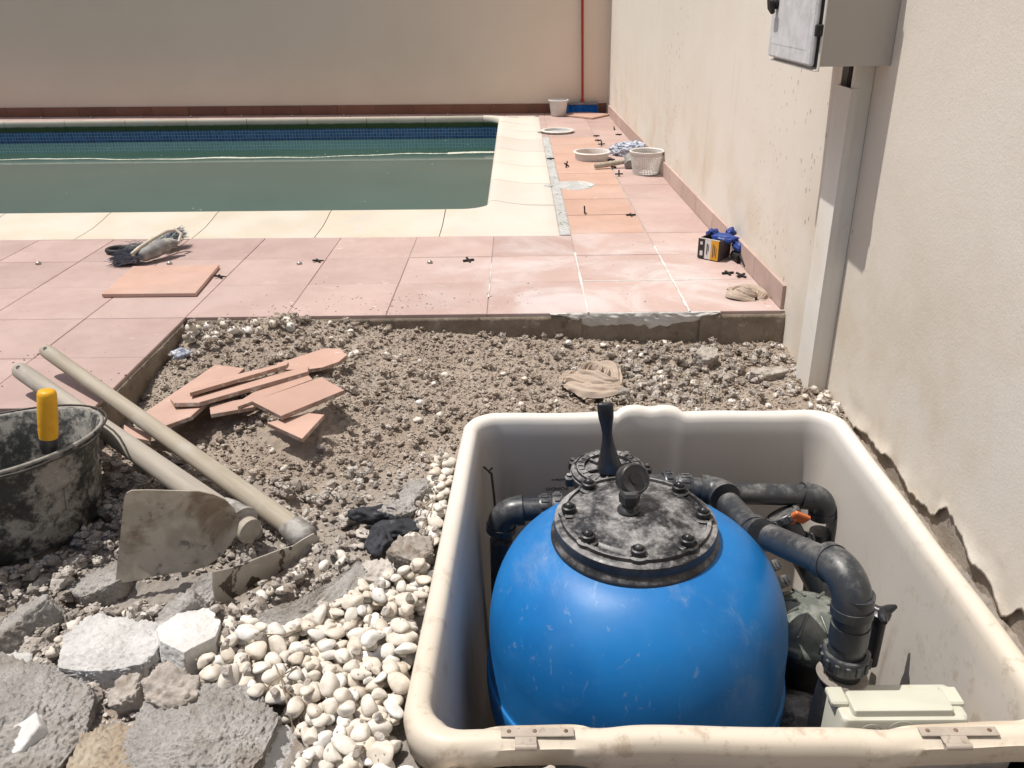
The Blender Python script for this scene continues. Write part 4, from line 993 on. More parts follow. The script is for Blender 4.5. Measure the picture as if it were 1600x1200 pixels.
# narrow hoe in front
h1, d1 = hoe('narrow hoe with long pale handle and a scraped curved blade lying on the stones', (-1.332, 2.188, .075), (-.478, 1.515, -.080), .0195, .0245, 'wood')
m = MB(); nk = Vector((-.462, 1.503, -.086)); m.tube([nk-d1*.062, nk-d1*.055, nk-d1*.03, nk+d1*.0, nk+d1*.010, nk+d1*.017], [.0235, .0262, .0285, .0285, .023, .010], 26); m.tube([nk+Vector((.000, -.002, .010)), nk+Vector((-.004, -.012, -.020)), nk+Vector((-.018, -.034, -.030)), nk+Vector((-.036, -.062, -.032))], [.016, .016, .011, .005], 14); part('socket', m, 'socket', h1, 50)
out = [(0, 0), (.0422, -.0144), (.0963, -.0241), (.1453, -.0282), (.1881, -.0213), (.2077, -.0159), (.248, -.008), (.262, .018), (.250, .036), (.222, .034), (.1998, .0288), (.1642, .0346), (.1153, .0417), (.0687, .050), (.0318, .0612), (-.002, .0754), (-.0042, .0443)]
blade(h1, ((-.5894, 1.2938, -.090), (.568, .8197, -.0736), (.0971, .022, .995), out), None, .0032, 'hoe_bright', lambda s_, t: -.010*math.sin(min(s_, .24)/.24*math.pi))

# ------------------------------------------------------------------ rubber bucket with a trowel
BC = Vector((-1.135, 1.588, -.120)); BR = Euler((rad(-7), rad(-5), 0)).to_matrix()
bucket = empty('bucket', 'big black rubber bucket crusted with cement at the left edge', 'bucket', loc=tuple(BC))
bp_ = [(0, .004), (.165, .004), (.172, .0), (.176, .008), (.184, .055), (.1865, .060), (.187, .066), (.1855, .072), (.200, .150), (.2035, .155), (.204, .163), (.2025, .168), (.214, .226), (.219, .232), (.226, .236), (.227, .243), (.223, .247), (.216, .247), (.211, .238), (.196, .150), (.178, .06), (.168, .014), (0, .012)]
bp_ = [(a, b*.86) for a, b in bp_]; m = MB(); m.lathe(bp_, BC, 84, BR, fn=lambda a, r, z: 1+.010*math.cos(2*a+.6)*(z/.25)+.004*math.sin(5*a+z*9)); part('bucket_body', m, 'bucket', bucket, 50)
for k in range(8):
    a = rad(45*k+22); m = MB()
    m.tube([BC+BR @ Vector((r*math.cos(a), r*math.sin(a), z)) for r, z in ((.190, .073), (.194, .095), (.201, .125))], .0025, 6)
    part('rib', m, 'bucket', bucket, 60)
m = MB()
m.tube([BC+BR @ Vector((.2235*math.cos(rad(4*k)), .2235*math.sin(rad(4*k)), .2103)) for k in range(91)], .0048, 8, False); part('bucket_rim', m, 'bucket_rim', bucket, 60)
m = MB(); P = []
for k in range(41):
    a = rad(-186+192*k/40); P.append(BC+BR @ Vector(((.233+.004*math.sin(k*.9))*math.cos(a), (.233+.004*math.sin(k*.7))*math.sin(a), .202+.006*math.sin(a*2)+.010*math.sin(math.pi*k/40))))
m.tube(P, .0030, 8); P2 = []
for k in range(25):
    a = rad(0+178*k/24); P2.append(BC+BR @ Vector((.234*math.cos(a), .234*math.sin(a), .215)))
m.tube(P2, .0026, 8); part('wire_handle', m, 'wire', bucket, 60)
m = MB(); a0 = rad(-62)
gb = lambda a, r, z: BC+BR @ Vector((r*math.cos(a), r*math.sin(a), z-.035))
m.add([gb(rad(-78), .218, .246), gb(rad(-76), .238, .268), gb(rad(-66), .242, .270), gb(rad(-60), .244, .250), gb(rad(-60), .252, .236), gb(rad(-80), .250, .236), gb(rad(-78), .210, .236), gb(rad(-62), .212, .236)], [(0, 1, 2, 3), (1, 5, 4, 2), (2, 4, 3), (0, 5, 1), (0, 3, 7, 6)]); part('grip_lug', m, 'bucket_rim', bucket, 30)
trw = empty('trowel', 'trowel with a yellow rubber grip standing inside the black bucket', 'trowel', loc=(-.99, 1.60, .1))
t0, t1 = Vector((-.957, 1.545, .248)), Vector((-.978, 1.537, .128)); dt = (t1-t0).normalized()
m = MB(); m.tube([t0, t0+dt*.003, t0+dt*.010, t0+dt*.055, t0+dt*.095, t0+dt*.108], [.010, .0165, .0185, .0195, .0190, .0178], 20)
for k in range(5):
    for a in range(6):
        pass
part('grip', m, 'yellow', trw, 60)
m = MB(); m.tube([t0+dt*.106, t0+dt*.125, t0+dt*.14], [.0182, .0175, .014], 20); part('ferrule', m, 'black_dusty', trw, 50)
m = MB(); m.tube([t0+dt*.13, t0+dt*.175, t0+dt*.19+Vector((.0, .02, -.01))], .006, 10)
m.add([t0+dt*.175+Vector(v) for v in ((-.012, .018, 0), (-.005, .035, .0), (-.06, .10, -.05), (-.10, .09, -.06), (-.08, .04, -.03))], [(0, 1, 2, 3, 4)]); part('blade', m, 'hoe_steel', trw, 40)

# ------------------------------------------------------------------ broken concrete and mortar pieces
def chunk(label, cat, outl, z, th_, mat, seed, tilt=(0, 0), amp=.006, n=5, top=None, rough=1., lift=0., name='rubble_chunk', block=True, keep_hf=True):
    V, F = ico(n); V = V.copy(); P = np.array(outl, float); c = P.mean(0)
    an = np.arctan2(V[:, 1], V[:, 0]); Q = P-c; L = len(Q)
    R = np.full(len(V), 1e9)
    dx, dy = np.cos(an), np.sin(an)
    for k in range(L):
        a, b = Q[k], Q[(k+1) % L]; ex, ey = b-a; den = dx*ey-dy*ex
        t = np.where(np.abs(den) > 1e-9, (a[0]*ey-a[1]*ex)/np.where(np.abs(den) > 1e-9, den, 1), 1e9)
        u = np.where(np.abs(den) > 1e-9, (a[0]*dy-a[1]*dx)/np.where(np.abs(den) > 1e-9, den, 1), -1)
        ok = (t > 0) & (u >= -1e-6) & (u <= 1+1e-6); R = np.where(ok, np.minimum(R, t), R)
    R = np.where(R > 10, .05, R)
    h = np.hypot(V[:, 0], V[:, 1]); zz = V[:, 2]; k = np.maximum(h, np.abs(zz)); 
    rr = (h/k)**.85; hz = np.sign(zz)*(np.abs(zz)/k)**.75
    # square section: radius reaches 1 on the flank, height reaches 1 over the top
    rr = np.minimum(1, h*1.414)**1.0; hz = np.sign(zz)*np.minimum(1, np.abs(zz)*1.414)**.9
    X = np.stack([dx*R*rr, dy*R*rr, hz*th_/2], -1)
    Nn = X/np.maximum(np.linalg.norm(X, axis=1, keepdims=True), 1e-6); up = np.stack([Nn[:, 0]*.7, Nn[:, 1]*.7, np.sign(hz)*np.abs(hz)], -1)
    d = fbm(X+seed*3.1, 22, 4, seed)*amp*1.5+np.abs(fbm(X+seed, 75, 3, seed+5))*amp*1.5+np.abs(fbm(X, 150, 2, seed+9))*amp*1.7*rough
    X = X+up*d[:, None]
    if top is not None: X[:, 2] += top(X[:, 0], X[:, 1])*(X[:, 2] > 0)
    Mx = Euler((rad(tilt[0]), rad(tilt[1]), 0)).to_matrix(); X = X @ np.array(Mx).T
    me = npmesh(name, X, F); inn = inpoly(GX, GY, [tuple(p) for p in outl]); z = float(np.median(HF[inn]))+th_*(.30 if abs(tilt[1]) < 25 else .42)+.004+lift; o = link(name, me, mat); o.location = (c[0], c[1], z); setp(o, label, cat)
    if block: stamp_block(outl, -.12)
    return o
CH = 'rubble chunk'
chunk('large grey concrete slab with rough top at the bottom edge of the photo', CH, [(-.612, 1.070), (-.455, 1.062), (-.392, 1.005), (-.40, .93), (-.425, .86), (-.55, .86), (-.62, .90), (-.615, .98)], -.078, .050, 'concrete_chunk', 3, (2, 1), .0050, 7)
chunk('broken grey concrete slab with a pale flank in the bottom left corner', CH, [(-.98, 1.06), (-.90, 1.125), (-.80, 1.105), (-.712, 1.050), (-.690, .96), (-.70, .86), (-.80, .84), (-.83, .95), (-.99, .97)], -.070, .052, 'concrete_chunk', 8, (-3, 5), .0050, 7)
chunk('flat whitish mortar slab with trowel marks left of the white lump', CH, [(-.822, 1.185), (-.788, 1.245), (-.655, 1.225), (-.640, 1.14), (-.650, 1.105), (-.72, 1.09), (-.79, 1.10)], -.068, .040, 'mortar_chunk', 13, (-4, 0), .0042, 6)
chunk('smooth bright white mortar lump between slab and pebbles', CH, [(-.655, 1.180), (-.628, 1.240), (-.590, 1.258), (-.552, 1.215), (-.545, 1.165), (-.580, 1.110), (-.632, 1.140)], -.058, .050, 'white_chunk', 17, (-10, 4), .0028, 6, rough=.4, lift=.016)
chunk('grey concrete lump leaning behind the bright white mortar lump', CH, [(-.675, 1.24), (-.655, 1.285), (-.61, 1.30), (-.598, 1.265), (-.645, 1.215)], -.055, .055, 'concrete_chunk', 19, (10, -25), .0055, 5)
chunk('thin white plate tilted against the large slab by the pebbles', CH, [(-.428, .975), (-.392, 1.010), (-.345, .985), (-.385, .90), (-.42, .84), (-.46, .85)], -.060, .022, 'mortar_chunk', 23, (6, 38), .0028, 5)
chunk('white mortar lump at the very bottom left corner', CH, [(-.82, .97), (-.755, .995), (-.735, .965), (-.775, .90), (-.83, .885)], -.052, .05, 'white_chunk', 29, (10, -20), .004, 4)
chunk('brown sandy mortar block beside the large grey slab', CH, [(-.69, .945), (-.655, .985), (-.59, .98), (-.575, .93), (-.61, .87), (-.68, .87)], -.062, .06, 'brown_chunk', 31, (-8, 14), .0045, 6)
chunk('rough grey lump wedged between the two mortar slabs and the large slab', CH, [(-.625, 1.06), (-.60, 1.09), (-.545, 1.08), (-.535, 1.035), (-.575, 1.015), (-.615, 1.03)], -.055, .055, 'rubble', 37, (12, 8), .006, 5)
chunk('small angular grey lump above the large slab', CH, [(-.685, 1.06), (-.665, 1.09), (-.63, 1.08), (-.63, 1.035), (-.665, 1.03)], -.062, .04, 'rubble', 38, (12, -18), .0055, 5)
chunk('grey slab edge sticking out at the left border', CH, [(-.99, 1.22), (-.955, 1.30), (-.885, 1.29), (-.875, 1.265), (-.945, 1.19)], -.050, .05, 'concrete_chunk', 41, (0, -28), .005, 5)
chunk('white crusted fragment at the left border below the slab edge', CH, [(-.96, 1.13), (-.945, 1.16), (-.88, 1.165), (-.865, 1.14), (-.92, 1.12)], -.048, .025, 'mortar_chunk', 43, (-6, 4), .003, 4)
chunk('long grey concrete shard under the narrow hoe blade', CH, [(-.505, 1.235), (-.48, 1.275), (-.41, 1.315), (-.335, 1.40), (-.315, 1.37), (-.345, 1.29), (-.41, 1.24), (-.47, 1.205)], -.085, .045, 'concrete_chunk', 47, (12, 4), .005, 6)
chunk('square grey fragment under the broad hoe blade', CH, [(-.655, 1.345), (-.64, 1.385), (-.605, 1.385), (-.595, 1.345), (-.61, 1.31), (-.64, 1.31)], -.090, .05, 'concrete_chunk', 53, (18, 6), .005, 5)
chunk('dark grey slab lying in the shade of the broad hoe', CH, [(-.905, 1.36), (-.86, 1.42), (-.80, 1.43), (-.80, 1.37), (-.86, 1.33)], -.085, .04, 'concrete_chunk', 59, (4, -6), .005, 5)
chunk('grey concrete lump beside the housing rim near black tar', CH, [(-.272, 1.645), (-.25, 1.68), (-.215, 1.685), (-.205, 1.65), (-.235, 1.615), (-.265, 1.615)], -.075, .045, 'concrete_chunk', 61, (8, -12), .0055, 5)
chunk('grey lump with black tar stuck to it near the housing', CH, [(-.315, 1.56), (-.295, 1.595), (-.25, 1.605), (-.235, 1.575), (-.27, 1.545)], -.075, .04, 'concrete_chunk', 67, (6, 10), .0055, 5)
chunk('pale rough lump touching the left rim of the housing', CH, [(-.275, 1.405), (-.26, 1.46), (-.205, 1.475), (-.185, 1.43), (-.215, 1.385)], -.082, .045, 'rubble', 71, (0, 14), .006, 5)
chunk('brownish lump between pebbles left of the housing', CH, [(-.33, 1.36), (-.315, 1.405), (-.27, 1.405), (-.25, 1.37), (-.28, 1.34)], -.085, .04, 'rubble', 73, (5, -8), .006, 5)
chunk('upright grey stone in the soil near the right wall', CH, [(.545, 2.46), (.57, 2.50), (.62, 2.50), (.615, 2.455), (.58, 2.43)], -.085, .05, 'rubble', 79, (15, 10), .0055, 5)
chunk('flat grey stone lying left of the cable duct foot', CH, [(.69, 2.33), (.70, 2.36), (.80, 2.37), (.80, 2.34), (.74, 2.32)], -.082, .03, 'rubble', 83, (4, 4), .005, 5)
chunk('rounded brown stone on the soil near the far housing rim', CH, [(.235, 2.34), (.25, 2.365), (.29, 2.365), (.30, 2.34), (.27, 2.325)], -.078, .03, 'brown_chunk', 89, (2, 3), .002, 4)
m = MB()
def tarpiece(c, s_, seed, lab):
    V, F = ico(4); X = V*np.array(s_)
    X = X+V*(fbm(V+seed, 3, 4, seed)*.012)[:, None]; o = link('tar_scrap', npmesh('tar_scrap', X, F), 'tar'); o.location = c; setp(o, lab, 'tar scrap', 'black tar scraps near the housing'); stamp_block([(c[0]-s_[0]*.6, c[1]-s_[1]*.6), (c[0]+s_[0]*.6, c[1]-s_[1]*.6), (c[0]+s_[0]*.6, c[1]+s_[1]*.6), (c[0]-s_[0]*.6, c[1]+s_[1]*.6)])
tarpiece((-.325, 1.565, -.072), (.055, .022, .018), 5, 'long black tar scrap on the left of the grey lump')
tarpiece((-.270, 1.525, -.080), (.055, .030, .016), 6, 'crumpled black tar scrap under the grey lump')
tarpiece((-.300, 1.475, -.078), (.026, .050, .014), 7, 'black tar scrap pointing towards the white pebbles')

# ------------------------------------------------------------------ broken floor tiles on the soil
def plate(label, pts, th_=.011, mat='tile', name='broken_tile', sag=0):
    """a flat shard given by its top outline in space"""
    P = [Vector(p) for p in pts]; n_ = Vector((0, 0, 0)); c = sum(P, Vector())/len(P)
    for k in range(len(P)): n_ += (P[k]-c).cross(P[(k+1) % len(P)]-c)
    n_.normalize(); n_ = n_ if n_.z > 0 else -n_
    P = [p-n_*(p-c).dot(n_) for p in P]; 
    m = MB(); k = len(P); top = [p for p in P]; inn = [c+(p-c)*(1-.0012/max((p-c).length, .01)) for p in P]; bot = [p-n_*th_+Vector((random.uniform(-1, 1), random.uniform(-1, 1), 0))*.0015 for p in P]
    m.add([p-n_*.001 for p in top]+inn+bot, []); m.cur = 0
    m.f += [tuple(range(k, 2*k))]; m.mi += [0]
    for i in range(k): j = (i+1) % k; m.f += [(i, j, k+j, k+i)]; m.mi += [0]
    for i in range(k): j = (i+1) % k; m.f += [(2*k+i, 2*k+j, j, i)]; m.mi += [1]
    m.f += [tuple(range(3*k-1, 2*k-1, -1))]; m.mi += [1]
    me = fixn(m.mesh(name, None, ('tile_new', 'tile_back'))); o = link(name, me, None); return setp(o, label, 'broken tile', 'broken terracotta tiles heaped on the soil')
plate('largest broken tile lying flat under the stack of shards', [(-.888, 2.262, -.010), (-.785, 2.205, .002), (-.845, 1.93, -.008), (-.900, 1.895, -.020), (-1.005, 1.960, -.030)])
plate('rounded half moon tile shard at the far end of the heap', [(-.712, 2.262, -.010), (-.585, 2.345, .004), (-.535, 2.335, .006), (-.508, 2.290, .004), (-.525, 2.25, 0), (-.565, 2.222, -.004), (-.62, 2.212, -.008), (-.67, 2.222, -.010)])
st = lambda dz, pts: [(x, y, z+dz) for x, y, z in pts]
plate('topmost of the long shards stacked with dark edges', [(-.868, 2.005, .022), (-.655, 2.178, .022), (-.66, 2.215, .018), (-.80, 2.15, .004), (-.88, 2.05, .012)])
plate('second long shard of the stack with a grey broken edge', [(-.835, 1.975, .008), (-.905, 1.985, .002), (-.93, 2.02, -.002), (-.60, 2.20, .008), (-.592, 2.155, .012)])
plate('lowest long shard of the stack pointing at the rounded shard', [(-.745, 1.995, -.002), (-.735, 1.97, -.006), (-.572, 2.125, .004), (-.60, 2.17, .0), (-.70, 2.10, -.004)])
plate('short shard tucked under the stack above the soil hollow', [(-.80, 1.948, -.014), (-.70, 1.985, -.012), (-.69, 2.05, -.010), (-.82, 2.0, -.012)])
plate('clean rectangular shard on top of the near end of the heap', [(-.690, 1.955, .020), (-.535, 2.075, .030), (-.462, 2.012, .022), (-.600, 1.890, .008)], .013)
plate('triangular shard under the clean rectangular shard', [(-.640, 1.895, -.012), (-.545, 1.935, -.006), (-.500, 1.925, -.006), (-.535, 1.822, -.020)], .012)
plate('small shard half hidden behind the hoe handles', [(-1.02, 1.93, -.030), (-.93, 1.875, -.030), (-.92, 1.845, -.034), (-1.00, 1.875, -.034)])
for P in ([(-.89, 2.26), (-.785, 2.2), (-.86, 1.9), (-1.0, 1.96)], [(-.71, 2.26), (-.585, 2.345), (-.51, 2.29), (-.6, 2.21)], [(-.9, 1.98), (-.62, 2.2), (-.57, 2.13), (-.80, 1.95)], [(-.69, 1.955), (-.535, 2.075), (-.462, 2.0), (-.54, 1.83), (-.63, 1.89)]): stamp_block(P)

# ------------------------------------------------------------------ cloth rags
def folded_rag(label, loc, k, folds, seed, rot):
    """a cloth bundle: broad rolled folds laid over one another, each a tapering hollow roll pressed flat"""
    m = MB(); c_, s_ = math.cos(rot), math.sin(rot)
    for f, (pts, w, hh) in enumerate(folds):
        P = [Vector((x, y, z))*k for x, y, z in pts]; Q = []
        for i in range(len(P)-1):
            p0, p1, p2, p3 = P[max(i-1, 0)], P[i], P[i+1], P[min(i+2, len(P)-1)]
            for j in range(9):
                t = j/9; Q.append(.5*((2*p1)+(p2-p0)*t+(2*p0-5*p1+4*p2-p3)*t*t+(3*p1-p0-3*p2+p3)*t**3))
        Q.append(P[-1]); n = len(Q); vs = []; K = 26
        for i, q in enumerate(Q):
            t = i/(n-1); d = (Q[min(i+1, n-1)]-Q[max(i-1, 0)]).normalized(); sd = Vector((-d.y, d.x, 0)).normalized(); env = (math.sin(math.pi*(.06+.9*t))**.55)
            for j in range(K+1):
                u = -1+2*j/K; wob = float(fbm(np.array([[u*1.7+f, t*3.5, seed]]), 1.5, 3, seed)[0]); ww = w*k*env*(1+.5*wob)
                z = hh*k*env*(max(0, 1-abs(u)**2.2)**.6)*(1+.55*wob)+.0035*math.sin(u*9+t*6+f)*env
                vs.append(q+sd*(u*ww+.004*math.sin(t*11+f))+Vector((0, 0, z-(.006 if abs(u) > .9 else 0))))
        m.add([Vector((v.x*c_-v.y*s_, v.x*s_+v.y*c_, max(v.z, -.002))) for v in vs], [(i*(K+1)+j, i*(K+1)+j+1, (i+1)*(K+1)+j+1, (i+1)*(K+1)+j) for i in range(n-1) for j in range(K)])
    o = link('rag', m.mesh('rag', 180), 'cloth'); o.location = loc; return setp(o, label, 'rag')
FOLDS = [([(-.080, -.010, .0), (-.030, -.050, .002), (.030, -.062, .002), (.082, -.030, .0)], .034, .016), ([(-.10, .025, .0), (-.060, .015, .006), (-.010, -.020, .008), (.040, -.035, .004), (.080, -.010, .0)], .022, .018),
 ([(-.050, .060, .0), (-.030, .030, .012), (.000, .000, .016), (.045, -.015, .010), (.078, .015, .0)], .020, .020), ([(-.030, .085, .0), (.020, .085, .008), (.060, .060, .010), (.075, .020, .004), (.070, -.025, .0)], .026, .020),
 ([(-.045, .045, .006), (-.020, .065, .018), (.020, .062, .022), (.042, .035, .020), (.030, .010, .014)], .015, .018), ([(-.020, .040, .016), (.000, .050, .026), (.022, .040, .028), (.018, .020, .022), (-.004, .018, .016)], .010, .015), ([(-.088, .000, .0), (-.070, .040, .004), (-.045, .075, .0)], .020, .012)]
folded_rag('crumpled dirty cloth lying on the soil behind the housing', (.214, 2.272, -.088), 1.0, FOLDS, 5, 0)
folded_rag('rolled beige cloth at the paving edge beside the wall', (.790, 2.800, .001), .78, FOLDS, 9, 2.9)
stamp_block([(.14, 2.20), (.29, 2.20), (.29, 2.33), (.14, 2.33)])

# ------------------------------------------------------------------ small things on the paving
m = MB(); R15 = Matrix.Rotation(rad(-4), 3, 'Z')
m.prism([(-1.475, 2.845), (-1.142, 2.842), (-1.166, 3.182), (-1.502, 3.178)], .003, .0155, .0012)
setp(part('loose_tile', m, 'tile_new', None, 30), 'loose terracotta tile lying askew on the paving near the brush', 'tile')
m = MB(); m.prism([(.365, 7.43), (.612, 7.200), (.782, 7.412), (.53, 7.615)], .002, .0145, .0012)
setp(part('loose_tile', m, 'tile_new', None, 30), 'loose terracotta tile turned diagonally in front of the broom', 'tile')
# hand brush
br = empty('hand_brush', 'cement stained oval hand brush lying on its side on the paving', 'brush', loc=(-1.52, 3.34, 0))
bm_ = MB(); A_ = Vector((-1.505, 3.245, .030)); B_ = Vector((-1.415, 3.365, .055))
m = MB(); m.tube([A_, A_+(B_-A_)*.15, A_+(B_-A_)*.5, A_+(B_-A_)*.85, B_, B_+Vector((.022, .01, -.004))], [.012, .026, .031, .028, .019, .014], 18); part('brush_body', m, 'brush_body', br, 60)
m = MB(); m.tube([A_+Vector((-.012, -.004, -.020)), A_+Vector((-.016, -.006, .018)), A_+Vector((0, .02, .032)), A_+(B_-A_)*.5+Vector((-.02, .03, .034)), B_+Vector((-.03, .05, .035)), B_+Vector((-.005, .075, .034)), B_+Vector((.022, .066, .020)), B_+Vector((.020, .03, -.005))], [.007, .009, .0075, .007, .007, .007, .007, .006], 10); part('brush_handle', m, 'brush_trim', br, 60)
def bristles(par, n, base, dirv, sprd, L, mat, thick=.0011, seed=0, name='bristles', basesz=.02):
    rr = random.Random(seed); m = MB(); d = Vector(dirv).normalized()
    for k in range(n):
        b = Vector(base)+Vector((rr.gauss(0, basesz), rr.gauss(0, basesz), rr.gauss(0, basesz*.6)))
        e = b+(d+Vector((rr.gauss(0, sprd), rr.gauss(0, sprd), rr.gauss(0, sprd)))).normalized()*L*rr.uniform(.8, 1.08)
        e.z = max(e.z, .002); b.z = max(b.z, .004); mid = (b+e)/2+Vector((rr.gauss(0, .004), rr.gauss(0, .004), .004)); m.tube([b, mid, e], [thick, thick, thick*.7], 3)
    return part(name, m, mat, par, 60, kind='stuff')
bristles(br, 700, A_+Vector((-.010, .010, .002)), (-.95, -.05, -.18), .13, .080, 'bristle_grey', seed=1, basesz=.014)
bristles(br, 420, (-1.535, 3.36, .030), (-.6, .2, -.2), .22, .050, 'bristle_pale', seed=2, basesz=.022)
bristles(br, 420, (-1.475, 3.43, .035), (.15, .9, .0), .14, .065, 'bristle_pale', seed=3, basesz=.018)
bristles(br, 260, (-1.450, 3.47, .050), (.25, .8, .10), .13, .055, 'bristle_grey', seed=4, basesz=.014)
m = MB(); m.tube([(-1.665+.045*math.cos(rad(15*k)), 3.43+.040*math.sin(rad(15*k)), .012) for k in range(25)], .010, 8, False)
setp(part('rubber_ring', m, 'dark', None, 60), 'thin dark ring lying behind the hand brush', 'ring')
# broom
bm = empty('broom', 'blue bristled broom with a red handle leaning on the back wall', 'broom', loc=(.56, 7.58, 0))
m = MB(); m.tube([(.556, 7.575, .088), (.530, 7.615, 1.42)], .0105, 14); m.tube([(.5565, 7.574, .08), (.555, 7.577, .12)], .017, 12); part('handle', m, 'broom_red', bm, 60)
m = MB(); m.box((.557, 7.575, .083), (.265, .052, .022), None, .006); part('broom_head', m, 'broom_block', bm, 40)
m = MB()
for k in range(420):
    u = random.uniform(-1, 1); x = .557+u*.125; y = 7.575+random.uniform(-.02, .02); m.tube([(x, y, .075), (x+u*.012+random.gauss(0, .004), y-.004+random.gauss(0, .006), .002)], [.0016, .0019], 3)
part('bristles', m, 'broom_blue', bm, 60, kind='stuff')
# small white bucket
m = MB(); m.lathe([(0, .002), (.058, .002), (.062, .006), (.078, .118), (.085, .120), (.086, .128), (.080, .131), (.077, .127), (.059, .012), (0, .010)], (.345, 7.46, 0), 48)
setp(part('white_bucket', m, 'white_plastic', None, 50), 'small empty white plastic bucket beside the broom', 'bucket')
# skimmer rings and mortar filled openings
def ringob(label, c, ro, ri, z0, z1, mat='white_plastic', R=None):
    m = MB(); m.lathe([(ri, z0), (ri, z1-.004), (ri+.003, z1), (ro-.004, z1), (ro, z1-.004), (ro-.006, z1-.010), (ri+.007, z1-.012), (ri+.006, z0), (ri, z0)], c, 64, R)
    return setp(part('skimmer_ring', m, mat, None, 50), label, 'skimmer ring', 'white skimmer rings beside the pool')
ringob('flat white ring set into the paving nearest the back wall', (.297, 6.535, .002), .125, .098, -.008, .018)
ringob('raised white ring with a tall collar beside the mallet', (.463, 5.43, 0), .118, .098, .0, .048)
m = MB(); m.lathe([(.098, .0022), (.0, .0022)], (.297, 6.535, 0), 40); o = part('mortar_patch', m, 'mortar', deck, None)
m = MB(); m.lathe([(.114, -.002), (.110, .0030), (.0, .0030)], (.303, 4.635, 0), 40, fn=lambda a, r, z: 1+.05*math.sin(3*a)+.03*math.sin(7*a)); part('mortar_patch', m, 'mortar', deck, None)
m = MB(); m.lathe([(.100, .0026), (.100, .0052), (.086, .0056), (.084, .0026)], (.303, 4.635, 0), 40, None, rad(-30), rad(75)); part('ring_edge', m, 'white_plastic', deck, None)
m = MB(); m.lathe([(.028, -.002), (.026, .004), (.0, .005)], (.165, 4.63, 0), 20, fn=lambda a, r, z: 1+.12*math.sin(3*a)); part('mortar_patch', m, 'mortar', deck, None)
m = MB(); m.lathe([(.030, -.002), (.026, .006), (.0, .009)], (.176, 6.53, 0), 20, fn=lambda a, r, z: 1+.12*math.sin(5*a)); part('mortar_patch', m, 'cement_edge', deck, None)
# strainer basket
bk = empty('strainer_basket', 'white perforated strainer basket standing by the wall skirting', 'basket', loc=(.735, 4.93, 0))
m = MB(); nn = 52; prof = [(.072, .004), (.074, .02), (.077, .036), (.080, .052), (.083, .068), (.086, .084), (.089, .100), (.091, .112)]
bc = Vector((.733, 4.935, 0))
for k in range(nn):
    a = 2*math.pi*k/nn; m.tube([bc+Vector((r*math.cos(a), r*math.sin(a), z)) for r, z in (prof[0], prof[4], prof[7])], .0021, 4)
for (r, z) in [(.0715+.02*t/10.5, .004+.108*t/10.5) for t in range(0, 11)]: m.tube([bc+Vector((r*math.cos(rad(7.5*t)), r*math.sin(rad(7.5*t)), z)) for t in range(49)], .0019, 4, False)
m.lathe([(0, .003), (.074, .003), (.074, .007), (0, .007)], bc, 40); part('mesh_wall', m, 'white_plastic', bk, 30)
m = MB(); m.lathe([(.090, .110), (.0915, .122), (.098, .124), (.099, .130), (.094, .132), (.088, .128), (.087, .110)], bc, 56); part('basket_rim', m, 'white_plastic', bk, 50)
# mallet
ml = empty('mallet', 'mallet with a wooden handle and dark head in front of the basket', 'mallet', loc=(.55, 5.1, 0))
m = MB(); m.tube([(.452, 5.085, .020), (.458, 5.087, .020), (.52, 5.10, .024), (.66, 5.125, .040)], [.012, .0155, .016, .013], 16); part('handle', m, 'wood', ml, 60)
m = MB(); m.lathe([(0, -.055), (.030, -.055), (.034, -.050), (.034, .050), (.030, .055), (0, .055)], (.665, 5.128, .036), 28, zrot((.1, 1, .25))); part('mallet_head', m, 'brush_body', ml, 45)
V, F = ico(5); X = V*np.array((.125, .075, .050)); n_ = 1-np.abs(fbm(V, 3.2, 4, 5))*2; X = X*(1+.45*n_[:, None]*.6+.25*fbm(V, 9, 3, 8)[:, None]); X[:, 2] = np.maximum(X[:, 2], -.02)
o = link('plastic_bag', npmesh('plastic_bag', X, F, False), 'bag'); o.location = (.735, 5.56, .022); o.rotation_euler = (0, 0, -.15); setp(o, 'crinkled grey plastic bag behind the white basket', 'bag')
# grout box with blue gloves behind
cb = empty('cardboard_box', 'black carton with white and orange labels tipped on its side by the wall', 'box', loc=(.76, 3.21, 0))
Rb = Matrix.Rotation(rad(-40), 3, 'Z'); bo = Vector((.768, 3.185, .003))
def bx(o_, x0, x1, y0, y1, z0, z1, mat, name, ch=.0006):
    m = MB(); m.box(o_+Rb @ Vector(((x0+x1)/2, (y0+y1)/2, (z0+z1)/2)), (x1-x0, y1-y0, z1-z0), Rb, ch); return part(name, m, mat, cb, 30)
bx(bo, -.088, 0, .0, .003, 0, .078, 'card_dark', 'front_panel'); bx(bo, -.0, .003, .0, .098, 0, .078, 'card_brown', 'side_panel')
bx(bo, -.088, -.085, .003, .098, 0, .078, 'card_dark', 'side_panel'); bx(bo, -.085, .0, .095, .098, 0, .070, 'card_dark', 'back_panel'); bx(bo, -.086, .0, .003, .096, 0, .002, 'card_dark', 'base_panel')
bx(bo, -.058, -.032, -.0008, 0, .001, .0775, 'card_white', 'label', 0); bx(bo, -.032, .0002, -.0011, 0, .001, .0775, 'card_orange', 'label', 0)
bx(bo, -.088, .003, -.0002, .003, .0782, .081, 'card_white', 'box_lip', 0)
for k, (x0, x1, z0, z1, mt) in enumerate([(-.050, -.046, .020, .062, 'card_dark'), (-.043, -.041, .034, .058, 'card_dark'), (-.078, -.068, .055, .066, 'card_white'), (-.078, -.066, .012, .030, 'card_white'), (-.024, -.021, .012, .064, 'card_brown'), (-.017, -.014, .018, .060, 'card_brown'), (-.010, -.008, .012, .05, 'card_brown')]):
    bx(bo, x0, x1, -.0018, -.0011 if x0 > -.06 else -.0003, z0, z1, mt, 'printed_line', 0)
